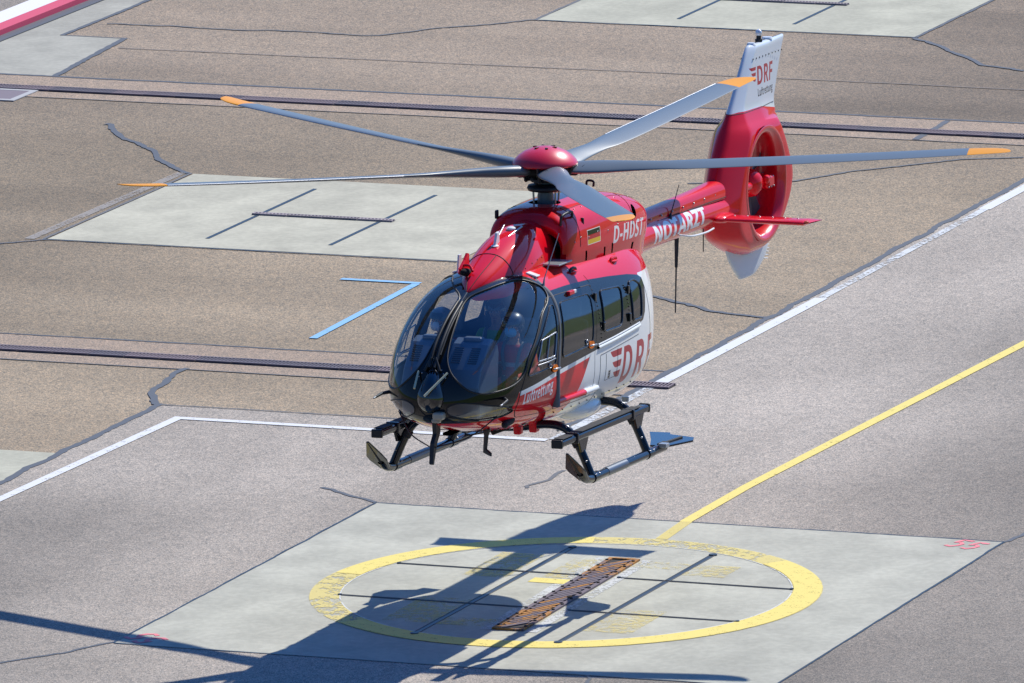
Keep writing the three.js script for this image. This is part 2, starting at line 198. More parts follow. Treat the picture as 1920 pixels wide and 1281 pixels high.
// ------------------------------------------------------------------ markings of the landing pad
{ const g = new THREE.RingGeometry(2.63, 2.98, 160, 2); g.rotateX(-Math.PI / 2); g.translate(0, 0.0124, 0); const p = g.attributes.position, u = g.attributes.uv; for (let i = 0; i < p.count; i++) u.setXY(i, p.getX(i) * 0.7 + 0.9, p.getZ(i) * 0.7 + 3.1); mesh('painted_ring', g, M.yellowRing, pad);
  const g2 = new THREE.RingGeometry(2.615, 2.63, 160, 1); g2.rotateX(-Math.PI / 2); g2.translate(0, 0.0124, 0); mesh('ring_edge', g2, M.whiteWorn, pad);
  // most of the ring was painted over again: a fresh coat on the near and right side
  const g3 = new THREE.RingGeometry(2.64, 2.97, 160, 1, -Math.PI * 0.72, Math.PI * 1.0); g3.rotateX(-Math.PI / 2); g3.translate(0, 0.0152, 0); for (let i = 0; i < g3.attributes.position.count; i++) g3.attributes.uv.setXY(i, g3.attributes.position.getX(i), g3.attributes.position.getZ(i)); mesh('painted_ring', g3, M.yellow, pad);
  const g4 = new THREE.RingGeometry(2.64, 2.97, 120, 1, Math.PI * 0.58, Math.PI * 0.4); g4.rotateX(-Math.PI / 2); g4.translate(0, 0.0152, 0); for (let i = 0; i < g4.attributes.position.count; i++) g4.attributes.uv.setXY(i, g4.attributes.position.getX(i), g4.attributes.position.getZ(i)); mesh('painted_ring', g4, M.yellow, pad);
  for (const [x0, z0, x1, z1, m] of [[-1.5, -1.8, -0.95, -0.5, M.yellowWorn], [-1.5, 0.7, -0.85, 2.0, M.yellowWorn], [-0.85, 1.62, -0.2, 2.03, M.yellowWorn], [0.95, -1.8, 1.5, -1.2, M.yellowWorn], [0.9, 0.7, 1.52, 1.9, M.yellowWorn], [-0.62, -0.6, -0.17, -0.36, M.yellow], [0.25, -1.8, 0.95, -1.45, M.yellowWorn], [-0.55, -1.75, -0.19, -0.65, M.yellowWorn]]) mesh('letter_remains', ribbon([[(x0 + x1) / 2, z0], [(x0 + x1) / 2, z1]], x1 - x0, 0.0126), m, pad);
  const pale = paint(0.56, 0.57, 0.55, wornMid, 2.5);
  for (const [x, w] of [[-0.23, 0.13], [0.34, 0.13]]) mesh('primer_strip', ribbon([[x - 0.02, -1.84], [x + 0.06, 2.14]], w, 0.0122), pale, pad);
  for (const [a, b, w] of [[[-2.44, -0.88], [-0.2, -0.87], 0.03], [[0.33, -0.86], [2.48, -0.84], 0.03], [[-2.46, 0.91], [-0.12, 0.92], 0.03], [[0.4, 0.93], [2.47, 0.95], 0.03], [[-0.86, 2.57], [-0.80, -2.28], 0.06], [[0.89, 2.55], [0.95, -2.33], 0.06]]) {
    const d = V(b[0] - a[0], 0, b[1] - a[1]), L = d.length(), yaw = Math.atan2(d.x, d.z);
    for (const s of [-1, 1]) { const g = box(0.006, 0.008, L, s * (w / 2 + 0.003), 0.0125, 0); g.rotateY(yaw); g.translate((a[0] + b[0]) / 2, 0, (a[1] + b[1]) / 2); mesh('joint_edge', g, M.tarThin, pad); }
    mesh('joint', ribbon([a, b], w, 0.0128), M.joint, pad);
    for (const e of [a, b]) { const g = new THREE.CylinderGeometry(w * 0.8, w * 0.9, 0.012, 12); g.translate(e[0], 0.018, e[1]); mesh('joint_end', g, M.joint, pad); }
  }
  // "55" sprayed in two corners
  const five = [[0.9, 1], [0.22, 1], [0.16, 0.56], [0.5, 0.64], [0.82, 0.5], [0.86, 0.24], [0.6, 0.02], [0.12, 0.06]];
  for (const [x, z, turn] of [[3.36, -3.62, 0.35], [-3.44, 3.68, Math.PI + 0.75]]) for (const k of [0, 1]) {
    const c = Math.cos(turn), s = Math.sin(turn), pts = five.map(([u, v]) => { const a = (u + k * 1.25) * 0.19, b = -v * 0.36; return [x + a * c - b * s, z + a * s + b * c]; });
    mesh('numeral_five', ribbon(pts, 0.06, 0.0126, 0.01), M.pink, pad);
  }
}
for (const [p, xs, z0, z1] of [[midPad, [-12.7, -10.9], -19.35, -23.2], [farPad, [-12.8, -10.95], -37.77, -41.9]]) for (const x of xs) mesh('joint', ribbon([[x, z0], [x, z1]], 0.06, 0.0125), M.joint, p);

// ------------------------------------------------------------------ drains
const rustTex = noiseTexture(512, ([a, b, c]) => { const r = sstep(0.36, 0.54, 0.3 * a + 0.4 * b + 0.3 * c), s = 0.85 + 0.3 * a; return [lerp(0.42, 0.66, r) * s, lerp(0.36, 0.46, r) * s, lerp(0.38, 0.22, r) * s]; }, [[128, 81], [28, 82], [6, 83]]);
rustTex.repeat.set(0.4, 0.4);
const rusty = new THREE.MeshStandardMaterial({ map: rustTex, roughness: 0.8, metalness: 0.15 }), bare = new THREE.MeshStandardMaterial({ color: rgb(0.155, 0.125, 0.145), roughness: 0.7, metalness: 0.25 });
const planarUV = (g) => { const p = g.attributes.position, u = new Float32Array(p.count * 2); for (let i = 0; i < p.count; i++) { u[i * 2] = p.getX(i); u[i * 2 + 1] = p.getZ(i); } g.setAttribute('uv', new THREE.BufferAttribute(u, 2)); return g; };
{ const d = new THREE.Group(); d.name = numbered('drain_grate'); d.position.set(0.07, 0.008, 0.15); d.rotation.y = 0.015; scene.add(d);
  tag(d, 'rusty steel drain grate with slanted bars and orange paint remains inside the yellow circle', 'drain grate');
  mesh('trench', box(0.36, 0.006, 3.9, 0, 0.004, 0), M.trench, d);
  for (const s of [-1, 1]) for (let k = 0; k < 4; k++) mesh('frame_rail', planarUV(box(0.055, 0.022, 0.975, s * 0.165, 0.013, -1.47 + k * 0.98)), k === 0 || k === 3 ? rusty : bare, d);
  for (const s of [-1, 1]) mesh('frame_end', planarUV(box(0.274, 0.022, 0.05, 0, 0.013, s * 1.945)), rusty, d);
  for (let i = 0; i < 26; i++) { const g = new THREE.BoxGeometry(0.062, 0.02, 0.52, 1, 1, 1); g.rotateY(-0.5); const z = -1.78 + i * 0.1425; g.translate(0, 0.012, z); const p = g.attributes.position; for (let k = 0; k < p.count; k++) { p.setX(k, clamp(p.getX(k), -0.136, 0.136)); p.setZ(k, clamp(p.getZ(k), -1.918, 1.918)); } planarUV(g); mesh('bar', g, i < 7 || i > 17 ? (i % 4 === 1 ? bare : rusty) : i % 5 === 0 ? rusty : bare, d); }
  for (let i = 0; i < 13; i++) for (const s of [-1, 1]) { const g = new THREE.CylinderGeometry(0.02, 0.02, 0.012, 8); g.translate(s * 0.165, 0.03, -1.8 + i * 0.3); mesh('bolt', g, M.trench, d); } }
function channel(name, label, x0, x1, z, w, skew = 0) {
  const d = new THREE.Group(); d.name = numbered(name); d.position.set((x0 + x1) / 2, 0, z); scene.add(d);
  tag(d, label, 'drain channel');
  const L = x1 - x0, n = Math.round(L / 0.5), seg = L / n, parts = [box(seg - 0.012, 0.02, 0.03, 0, 0, w / 2 - 0.015), box(seg - 0.012, 0.02, 0.03, 0, 0, -w / 2 + 0.015)];
  for (let k = 0; k < 10; k++) parts.push(box(0.02, 0.016, w - 0.06, (k + 0.5 - 5) * seg / 10, 0, 0));
  const g = merge(parts), v = [M.grate, M.grate.clone(), M.grate.clone()]; v[1].color = rgb(0.24, 0.19, 0.21); v[2].color = rgb(0.16, 0.145, 0.175); if (skew) v.forEach((m, i) => { v[i] = m.clone(); v[i].color = rgb(0.30 + 0.05 * i, 0.26 + 0.04 * i, 0.27 + 0.04 * i); });
  mesh('trench', box(L, 0.004, w + 0.01, 0, 0.0115, 0), skew ? M.tarThin : M.trench, d);
  for (let i = 0; i < n; i++) { const m = mesh('grate', g, v[Math.floor(rnd() * 3)], d); m.position.set(-L / 2 + (i + 0.5) * seg, 0.0225 + rnd() * 0.003, (rnd() - 0.5) * 0.008); }
  return d;
}
channel('drainage_channel', 'long drain channel of purple grey grates passing behind the helicopter nose', -20, -3.03, -11.56, 0.26);
channel('drainage_channel', 'long dark drain channel passing behind the tail fin of the helicopter', -32, 8, -29.62, 0.28);
channel('drainage_channel', 'short thin drain grate across the pale concrete slab left of the red cowling', -12.8, -10.72, -21.2, 0.11, 1);
channel('drainage_channel', 'short thin drain grate in the far concrete slab at the top edge of the picture', -12.8, -10.75, -39.62, 0.12, 1);
{ const d = new THREE.Group(); d.name = numbered('manhole_cover'); d.position.set(-20.15, 0.006, -29.02); scene.add(d); tag(d, 'square dark drain cover in a pale frame at the left edge beside the far drain', 'manhole cover');
  const pale = new THREE.MeshStandardMaterial({ color: rgb(0.42, 0.42, 0.42), roughness: 0.8 }); for (const s of [-1, 1]) { mesh('frame_side', box(0.1, 0.014, 0.9, s * 0.45, 0.007, 0), pale, d); mesh('frame_end', box(0.8, 0.014, 0.1, 0, 0.007, s * 0.4), pale, d); } mesh('cover', box(0.79, 0.01, 0.69, 0, 0.006, 0), M.grate, d); }
// ------------------------------------------------------------------ helicopter: shell tools
// Local axes: x to the machine's left, y up from the skids, z forward from the rotor mast.
const PCT = (a, b, c, d, t) => 0.5 * (2 * b + (c - a) * t + (2 * a - 5 * b + 4 * c - d) * t * t + (3 * b - a - 3 * c + d) * t * t * t);
function spline(rows) {   // rows of numbers -> function of the row number
  return (s) => { const n = rows.length, i = clamp(Math.floor(s), 0, n - 2), t = s - i, a = rows[Math.max(0, i - 1)], b = rows[i], c = rows[i + 1], d = rows[Math.min(n - 1, i + 2)]; return b.map((_, k) => { const v = PCT(a[k], b[k], c[k], d[k], t); return clamp(v, Math.min(b[k], c[k]) - 0.02, Math.max(b[k], c[k]) + 0.02); }); };
}
// z, half width, top, bottom, height of the widest line, roundness above, roundness below
const POD = spline([[3.60, 0.003, 1.142, 1.138, 1.14, 2, 2], [3.588, 0.16, 1.28, 1.03, 1.14, 2, 2], [3.53, 0.335, 1.45, 0.945, 1.15, 2.1, 2], [3.42, 0.48, 1.61, 0.88, 1.17, 2.2, 2.05], [3.22, 0.635, 1.79, 0.81, 1.2, 2.3, 2.1], [2.95, 0.755, 1.99, 0.75, 1.22, 2.5, 2.2], [2.6, 0.83, 2.18, 0.685, 1.25, 2.7, 2.4], [2.2, 0.868, 2.335, 0.63, 1.25, 2.8, 2.5], [1.7, 0.885, 2.41, 0.595, 1.26, 2.75, 2.6], [1.0, 0.89, 2.42, 0.57, 1.27, 2.6, 2.8], [0, 0.885, 2.42, 0.56, 1.27, 2.6, 2.8], [-0.8, 0.86, 2.41, 0.565, 1.27, 2.6, 2.9], [-1.3, 0.80, 2.39, 0.61, 1.3, 2.6, 2.8], [-1.7, 0.69, 2.36, 0.74, 1.36, 2.5, 2.6], [-2.0, 0.54, 2.32, 0.97, 1.5, 2.4, 2.4], [-2.16, 0.39, 2.28, 1.25, 1.65, 2.2, 2.1], [-2.27, 0.21, 2.2, 1.55, 1.8, 2, 2], [-2.31, 0.01, 1.95, 1.85, 1.9, 2, 2]]);
const PODN = 17;
const podS = (z) => { let a = 0, b = PODN; for (let i = 0; i < 40; i++) { const m = (a + b) / 2; POD(m)[0] > z ? (a = m) : (b = m); } return (a + b) / 2; };
function podX(z, y) { const [, w, yt, yb, ym, nt, nb] = POD(podS(clamp(z, -2.3, 3.599))); const t = y >= ym ? (y - ym) / (yt - ym) : (ym - y) / (ym - yb); return t >= 1 ? 0 : w * Math.pow(1 - Math.pow(t, y >= ym ? nt : nb), 1 / (y >= ym ? nt : nb)); }
function podY(z, x) { const [, w, yt, , ym, nt] = POD(podS(z)); return ym + (yt - ym) * Math.pow(Math.max(0, 1 - Math.pow(Math.min(1, Math.abs(x) / w), nt)), 1 / nt); }
function podYb(z, x) { const [, w, , yb, ym, , nb] = POD(podS(z)); return ym - (ym - yb) * Math.pow(Math.max(0, 1 - Math.pow(Math.min(1, Math.abs(x) / w), nb)), 1 / nb); }
function podZ(x, y) { let a = 1.2, b = 3.6; const ins = (z) => { const [, w, yt, yb, ym, nt, nb] = POD(podS(z)); const n = y >= ym ? nt : nb, t = y >= ym ? (y - ym) / (yt - ym) : (ym - y) / (ym - yb); return Math.pow(Math.abs(x) / w, n) + Math.pow(t, n) < 1; }; for (let i = 0; i < 40; i++) { const m = (a + b) / 2; ins(m) ? (a = m) : (b = m); } return (a + b) / 2; }
function sidePt(z, y, side, off = 0) { const e = 0.01, p = V(podX(z, y), y, z), a = V(podX(z + e, y), y, z + e).sub(p), b = V(podX(z, y + e), y + e, z).sub(p), n = b.cross(a).normalize(); if (n.x < 0) n.negate(); p.addScaledVector(n, off); p.x *= side; n.x *= side; return [p, n]; }
// a shell as a soup of triangles with smooth normals; each corner is { p, n }
function gridSoup(nu, nv, fn, flip = false) {
  const G = [];
  for (let i = 0; i <= nu; i++) { G.push([]); for (let j = 0; j <= nv; j++) G[i].push({ p: fn(i / nu, j / nv) }); }
  const closedV = G[0][0].p.distanceTo(G[0][nv].p) < 1e-6 && G[nu >> 1][0].p.distanceTo(G[nu >> 1][nv].p) < 1e-6;
  for (let i = 0; i <= nu; i++) for (let j = 0; j <= nv; j++) {
    const a = G[Math.max(0, i - 1)][j].p, b = G[Math.min(nu, i + 1)][j].p, c = G[i][j > 0 ? j - 1 : closedV ? nv - 1 : 0].p, d = G[i][j < nv ? j + 1 : closedV ? 1 : nv].p;
    const n = b.clone().sub(a).cross(d.clone().sub(c)); if (n.lengthSq() < 1e-16) n.set(0, 0, 0); else n.normalize(); if (flip) n.negate(); G[i][j].n = n;
  }
  const soup = [];
  const add = (a, b, c) => { if (a.p.distanceToSquared(b.p) < 1e-14 || b.p.distanceToSquared(c.p) < 1e-14 || a.p.distanceToSquared(c.p) < 1e-14) return; soup.push(flip ? [a, c, b] : [a, b, c]); };
  for (let i = 0; i < nu; i++) for (let j = 0; j < nv; j++) { const a = G[i][j], b = G[i + 1][j], c = G[i + 1][j + 1], d = G[i][j + 1]; add(a, b, c); add(a, c, d); }
  for (const t of soup) for (const v of t) if (v.n.lengthSq() < 0.5) v.n = t[1].p.clone().sub(t[0].p).cross(t[2].p.clone().sub(t[0].p)).normalize();
  return soup;
}
function soupGeo(soup, uvFn) {
  const n = soup.length * 3, P = new Float32Array(n * 3), N = new Float32Array(n * 3), U = new Float32Array(n * 2);
  soup.forEach((t, i) => { const cx = (t[0].p.x + t[1].p.x + t[2].p.x) / 3; t.forEach((v, k) => { v.p.toArray(P, i * 9 + k * 3); v.n.toArray(N, i * 9 + k * 3); if (uvFn) { const u = uvFn(v.p, cx); U[i * 6 + k * 2] = u[0]; U[i * 6 + k * 2 + 1] = u[1]; } }); });
  const g = new THREE.BufferGeometry();
  g.setAttribute('position', new THREE.BufferAttribute(P, 3)); g.setAttribute('normal', new THREE.BufferAttribute(N, 3)); g.setAttribute('uv', new THREE.BufferAttribute(U, 2));
  return g;
}
// Cuts a soup along a polygon drawn in the plane of proj; returns what lies inside and what lies outside.
function cut(soup, polygon, proj, keep = () => true) {
  let out = soup; const inn = [], pts = polygon.map((p) => new THREE.Vector2(p[0], p[1]));
  if (THREE.ShapeUtils.area(pts) < 0) pts.reverse();
  const convex = pts.every((p, i) => { const q = pts[(i + 1) % pts.length], r = pts[(i + 2) % pts.length]; return (q.x - p.x) * (r.y - q.y) - (q.y - p.y) * (r.x - q.x) > -1e-9; });
  const pieces = convex ? [pts] : THREE.ShapeUtils.triangulateShape(pts, []).map((t) => t.map((i) => pts[i]));
  for (const pc of pieces) {
    if (THREE.ShapeUtils.area(pc) < 0) pc.reverse();
    const bx0 = Math.min(...pc.map((p) => p.x)), bx1 = Math.max(...pc.map((p) => p.x)), by0 = Math.min(...pc.map((p) => p.y)), by1 = Math.max(...pc.map((p) => p.y)), next = [];
    for (const t of out) {
      const q = t.map((v) => proj(v.p));
      if (!keep(t) || Math.max(q[0][0], q[1][0], q[2][0]) <= bx0 || Math.min(q[0][0], q[1][0], q[2][0]) >= bx1 || Math.max(q[0][1], q[1][1], q[2][1]) <= by0 || Math.min(q[0][1], q[1][1], q[2][1]) >= by1) { next.push(t); continue; }
      let rest = t.map((v, k) => ({ p: v.p, n: v.n, q: q[k] }));
      const pend = [];
      for (let i = 0; i < pc.length && rest.length > 2; i++) {
        const a = pc[i], b = pc[(i + 1) % pc.length], f = (v) => (b.x - a.x) * (v.q[1] - a.y) - (b.y - a.y) * (v.q[0] - a.x), I = [], O = [];
        for (let k = 0; k < rest.length; k++) { const u = rest[k], w = rest[(k + 1) % rest.length], fu = f(u), fw = f(w); (fu >= 0 ? I : O).push(u); if ((fu >= 0) !== (fw >= 0)) { const s = fu / (fu - fw), m = { p: u.p.clone().lerp(w.p, s), n: u.n.clone().lerp(w.n, s).normalize(), q: [lerp(u.q[0], w.q[0], s), lerp(u.q[1], w.q[1], s)] }; I.push(m); O.push(m); } }
        if (O.length > 2) pend.push(O);
        rest = I;
      }
      if (rest.length < 3) { next.push(t); continue; }
      for (const O of pend) for (let k = 1; k + 1 < O.length; k++) next.push([O[0], O[k], O[k + 1]]);
      for (let k = 1; k + 1 < rest.length; k++) inn.push([rest[0], rest[k], rest[k + 1]]);
    }
    out = next;
  }
  return [inn, out];
}
const offsetSoup = (soup, d) => soup.map((t) => t.map((v) => ({ p: v.p.clone().addScaledVector(v.n, d), n: v.n })));
// rounds the corners of a polygon
function rounded(pts, r, seg = 5) {
  const out = [];
  pts.forEach((p, i) => { const a = pts[(i + pts.length - 1) % pts.length], b = pts[(i + 1) % pts.length], u = [a[0] - p[0], a[1] - p[1]], v = [b[0] - p[0], b[1] - p[1]], lu = Math.hypot(...u), lv = Math.hypot(...v), d = Math.min(r, lu * 0.45, lv * 0.45), A = [p[0] + u[0] / lu * d, p[1] + u[1] / lu * d], B = [p[0] + v[0] / lv * d, p[1] + v[1] / lv * d]; for (let k = 0; k <= seg; k++) { const t = k / seg; out.push([(1 - t) ** 2 * A[0] + 2 * t * (1 - t) * p[0] + t * t * B[0], (1 - t) ** 2 * A[1] + 2 * t * (1 - t) * p[1] + t * t * B[1]]); } });
  return out;
}

// ------------------------------------------------------------------ helicopter: paint, glass, metals
const RED = '#e6031f', WHITE = '#f3f5f4', BLACK = '#0b0d10';
const glossy = (o) => new THREE.MeshPhysicalMaterial({ roughness: 0.5, specularIntensity: 0.08, clearcoat: 1, clearcoatRoughness: 0.03, ...o });
const P = {
  red: glossy({ color: RED }), white: glossy({ color: WHITE }), black: new THREE.MeshPhysicalMaterial({ color: rgb(0.004, 0.005, 0.009), roughness: 0.03, ior: 2.0 }), orange: glossy({ color: rgb(0.88, 0.20, 0.005), clearcoat: 0.4 }), amber: glossy({ color: rgb(0.86, 0.36, 0.03), clearcoat: 0.3 }),
  glass: new THREE.MeshPhysicalMaterial({ color: rgb(0.90, 0.95, 0.97), roughness: 0.025, transmission: 1, thickness: 0, ior: 1.9 }),
  tint: new THREE.MeshPhysicalMaterial({ color: rgb(0.78, 0.80, 0.80), roughness: 0.02, transmission: 1, thickness: 0, ior: 1.85 }),
  lining: new THREE.MeshStandardMaterial({ color: rgb(0.13, 0.145, 0.165), roughness: 0.8 }), panel: new THREE.MeshPhysicalMaterial({ color: rgb(0.11, 0.14, 0.19), roughness: 0.38, clearcoat: 0.3, clearcoatRoughness: 0.3 }),
  rubber: new THREE.MeshStandardMaterial({ color: rgb(0.012, 0.013, 0.015), roughness: 0.45 }), seam: new THREE.MeshStandardMaterial({ color: rgb(0.02, 0.012, 0.014), roughness: 0.7 }),
  frame: glossy({ color: rgb(0.012, 0.016, 0.024), roughness: 0.3 }), skid: glossy({ color: rgb(0.006, 0.009, 0.017), roughness: 0.3, clearcoat: 1, clearcoatRoughness: 0.08 }), skidGrip: new THREE.MeshStandardMaterial({ color: rgb(0.03, 0.032, 0.036), roughness: 0.85 }),
  blade: new THREE.MeshPhysicalMaterial({ color: rgb(0.13, 0.165, 0.19), roughness: 0.42, clearcoat: 0.3, clearcoatRoughness: 0.2 }), steel: new THREE.MeshStandardMaterial({ color: rgb(0.42, 0.43, 0.45), roughness: 0.32, metalness: 0.9 }), dark: new THREE.MeshStandardMaterial({ color: rgb(0.035, 0.037, 0.042), roughness: 0.5, metalness: 0.4 }),
  grey: glossy({ color: rgb(0.34, 0.36, 0.38) }), hole: new THREE.MeshStandardMaterial({ color: rgb(0.004, 0.004, 0.005), roughness: 0.9 }), lens: new THREE.MeshPhysicalMaterial({ color: rgb(0.9, 0.92, 0.95), roughness: 0.08, metalness: 0.2, clearcoat: 1 }), greenLens: glossy({ color: rgb(0.02, 0.5, 0.12) }), fan: new THREE.MeshStandardMaterial({ color: rgb(0.06, 0.075, 0.095), roughness: 0.45 }),
};
// livery sheets: each side of the machine has its own row, seen from that side
function livery(zA, zB, yA, yB, W, draw) {
  const k = W / (zB - zA), H = Math.round((yB - yA) * k), c = document.createElement('canvas'); c.width = W; c.height = H * 2;
  const g = c.getContext('2d');
  for (const side of [1, -1]) {
    g.save(); g.beginPath(); g.rect(0, side > 0 ? 0 : H, W, H); g.clip(); g.translate(0, side > 0 ? 0 : H);
    const X = (z) => (side > 0 ? zB - z : z - zA) * k, Y = (y) => (yB - y) * k;
    draw({ g, X, Y, k, side, W, H, fill(pts, col) { g.fillStyle = col; g.beginPath(); pts.forEach(([z, y], i) => (i ? g.lineTo(X(z), Y(y)) : g.moveTo(X(z), Y(y)))); g.closePath(); g.fill(); },
      // text whose baseline runs from (z0, y0) to (z1, y1), with capitals h high; on the far side it runs the other way
      text(str, z0, y0, z1, y1, h, col, font = 'bold', lean = 0, weight = 0) { g.save(); const A = side > 0 ? [X(z0), Y(y0)] : [X(z1), Y(y1)], B = side > 0 ? [X(z1), Y(y1)] : [X(z0), Y(y0)], L = Math.hypot(B[0] - A[0], B[1] - A[1]); g.translate(A[0], A[1]); g.rotate(Math.atan2(B[1] - A[1], B[0] - A[0])); const fs = h * k / 0.714; g.font = `${font} ${fs}px sans-serif`; const w = g.measureText(str).width; g.transform(L / w, 0, lean, 1, 0, 0); g.fillStyle = col; g.fillText(str, 0, 0); if (weight) { g.strokeStyle = col; g.lineWidth = weight * fs; g.strokeText(str, 0, 0); } g.restore(); },
      wings(z, y, s, col) { g.save(); g.translate(X(z), Y(y)); g.scale(s * k, s * k); g.fillStyle = col; for (const [a, t, w] of [[0, 0, 1], [0.14, 0.36, 0.78], [0.25, 0.70, 0.52]]) { g.beginPath(); g.moveTo(-1 + a * 1.3 - 0.05, t); g.lineTo(0.02 - t * 0.12, t); g.lineTo(-0.06 - t * 0.12, t + 0.21); g.lineTo(-0.72 + a * 1.5, t + 0.21); g.quadraticCurveTo(-0.93 + a * 1.4, t + 0.19, -1 + a * 1.3 - 0.05, t); g.fill(); } g.restore(); } });
    g.restore();
  }
  const t = new THREE.CanvasTexture(c); t.colorSpace = THREE.SRGBColorSpace; t.anisotropy = 8;
  const uv = (p, cx) => { const right = cx < 0; const u = (right ? p.z - zA : zB - p.z) / (zB - zA), v = clamp((p.y - yA) / (yB - yA), 0.002, 0.998); return [u, right ? v * 0.5 : 0.5 + v * 0.5]; };
  return { mat: glossy({ map: t }), uv };
}
const podPaint = livery(-2.4, 3.7, 0.5, 2.5, 2048, (d) => {
  d.fill([[-3, 0], [4, 0], [4, 3], [-3, 3]], RED);
  d.fill([[-3, 1.93], [-1.75, 1.99], [-1.1, 2.02], [-0.9, 1.6], [0.7, 1.42], [2.0, 1.36], [2.84, 1.25], [2.82, 1.165], [1.96, 1.265], [0.9, 1.335], [1.42, 0.78], [1.5, 0.4], [-3, 0.4]], WHITE);
  d.fill([[2.84, 1.215], [1.95, 1.32], [0.81, 1.38], [0.13, 1.41], [-0.78, 1.475], [-0.95, 1.50], [-1.05, 1.58], [-1.20, 1.85], [-1.19, 1.955], [-1.08, 2.0], [-0.9, 2.03], [-0.74, 2.055], [-0.16, 2.11], [0.41, 2.15], [1.07, 2.175], [1.56, 2.185], [1.60, 2.27], [1.67, 2.33], [1.80, 2.40], [1.9, 2.5], [3.9, 2.5], [3.9, 0.915], [3.3, 0.905], [3.06, 0.93], [2.93, 0.99], [2.90, 1.08]], BLACK);
  d.text('Luftrettung', 2.74, 1.05, 2.02, 1.115, 0.135, '#ffffff', 'bold', -0.12);
  d.text('D', -0.14, 0.86, -0.54, 0.86, 0.43, '#b3122a', 'bold', -0.10); d.text('R', -0.59, 0.86, -0.99, 0.86, 0.43, '#b3122a', 'bold', -0.10); d.text('F', -1.06, 0.86, -1.36, 0.86, 0.43, '#b3122a', 'bold', -0.10);
  d.wings(d.side > 0 ? -0.16 : -1.42, 1.29, 0.36, '#b3122a');
  d.g.fillStyle = '#2b2f33'; d.g.fillRect(d.X(d.side > 0 ? 0.27 : 0.2), d.Y(1.08), 0.07 * d.k, 0.09 * d.k); d.g.fillStyle = '#9aa0a4'; d.g.fillRect(d.X(d.side > 0 ? 0.262 : 0.208), d.Y(1.06), 0.05 * d.k, 0.012 * d.k); d.g.fillRect(d.X(d.side > 0 ? 0.262 : 0.208), d.Y(1.03), 0.05 * d.k, 0.012 * d.k);
});
const cowlPaint = livery(-2.6, 1.2, 2.05, 3.05, 2048, (d) => {
  d.fill([[-3, 0], [4, 0], [4, 4], [-3, 4]], RED);
  d.text('D-HDST', -0.74, 2.40, -1.93, 2.345, 0.20, '#f4f4f4', 'bold', -0.18);
  const z = d.side > 0 ? 0.02 : -0.38, w = 0.38 * d.k, h = 0.175 * d.k, x = d.X(z), y = d.Y(2.66); d.g.fillStyle = '#f4f4ee'; d.g.fillRect(x, y, w, h); ['#15130f', '#c80f1a', '#f2c400'].forEach((c, i) => { d.g.fillStyle = c; d.g.fillRect(x + 5, y + 5 + i * (h - 10) / 3, w - 10, (h - 10) / 3 + 0.5); });
});
const boomPaint = livery(-6.5, -2.0, 1.88, 2.5, 2048, (d) => { d.fill([[-8, 0], [4, 0], [4, 4], [-8, 4]], RED); d.text('NOTARZT', -3.0, 2.06, -4.80, 2.075, 0.20, '#f4f4f4', 'bold', -0.12, 0.035); });
const finPaint = livery(-8.4, -5.0, 0.9, 4.2, 1040, (d) => {
  d.fill([[-9, 0], [-4, 0], [-4, 5], [-9, 5]], RED);
  d.fill([[-9, 3.10], [-7.5, 3.12], [-6.9, 3.21], [-6.2, 3.22], [-5.6, 3.16], [-5, 5], [-9, 5]], '#dfe6ec');
  d.text('DRF', d.side > 0 ? -6.80 : -6.66, 3.475, d.side > 0 ? -7.44 : -7.30, 3.475, 0.225, '#b3122a', 'bold', -0.06); d.wings(d.side > 0 ? -6.80 : -7.32, 3.70, 0.19, '#b3122a');
  d.text('Luftrettung', d.side > 0 ? -6.82 : -6.72, 3.335, d.side > 0 ? -7.44 : -7.34, 3.34, 0.09, '#10151a', 'bold', -0.05);
});

// ------------------------------------------------------------------ helicopter: cabin shell, doors and panes
const heli = new THREE.Group(); heli.name = 'helicopter';
heli.position.set(-0.184, 1.626, 0.081); heli.rotation.x = -THREE.MathUtils.degToRad(2.5); scene.add(heli);
tag(heli, 'red, white and black rescue helicopter hovering nose first above the yellow circle', 'helicopter');
const add = (name, geo, mat, parent = heli, label) => mesh(name, geo, mat, parent, label);
let shell = gridSoup(190, 168, (u, v) => {
  const s = u * PODN, [z, w, yt, yb, ym, nt, nb] = POD(s), k = Math.round(v * 168), th = -Math.PI / 2 + v * Math.PI * 2, c = k % 84 === 0 ? 0 : Math.cos(th), si = Math.sin(th), n = si >= 0 ? nt : nb;
  return V(w * Math.sign(c) * Math.pow(Math.abs(c), 2 / n), ym + (si >= 0 ? yt - ym : ym - yb) * Math.sign(si) * Math.pow(Math.abs(si), 2 / n), z);
});
const onSide = (s) => (t) => t.every((v) => v.p.x * s >= -1e-6), zy = (p) => [p.z, p.y];
const front = (p) => [Math.atan2(p.x, p.z - 1.4), Math.atan2(p.y - 1.25, Math.hypot(p.x, p.z - 1.4))];
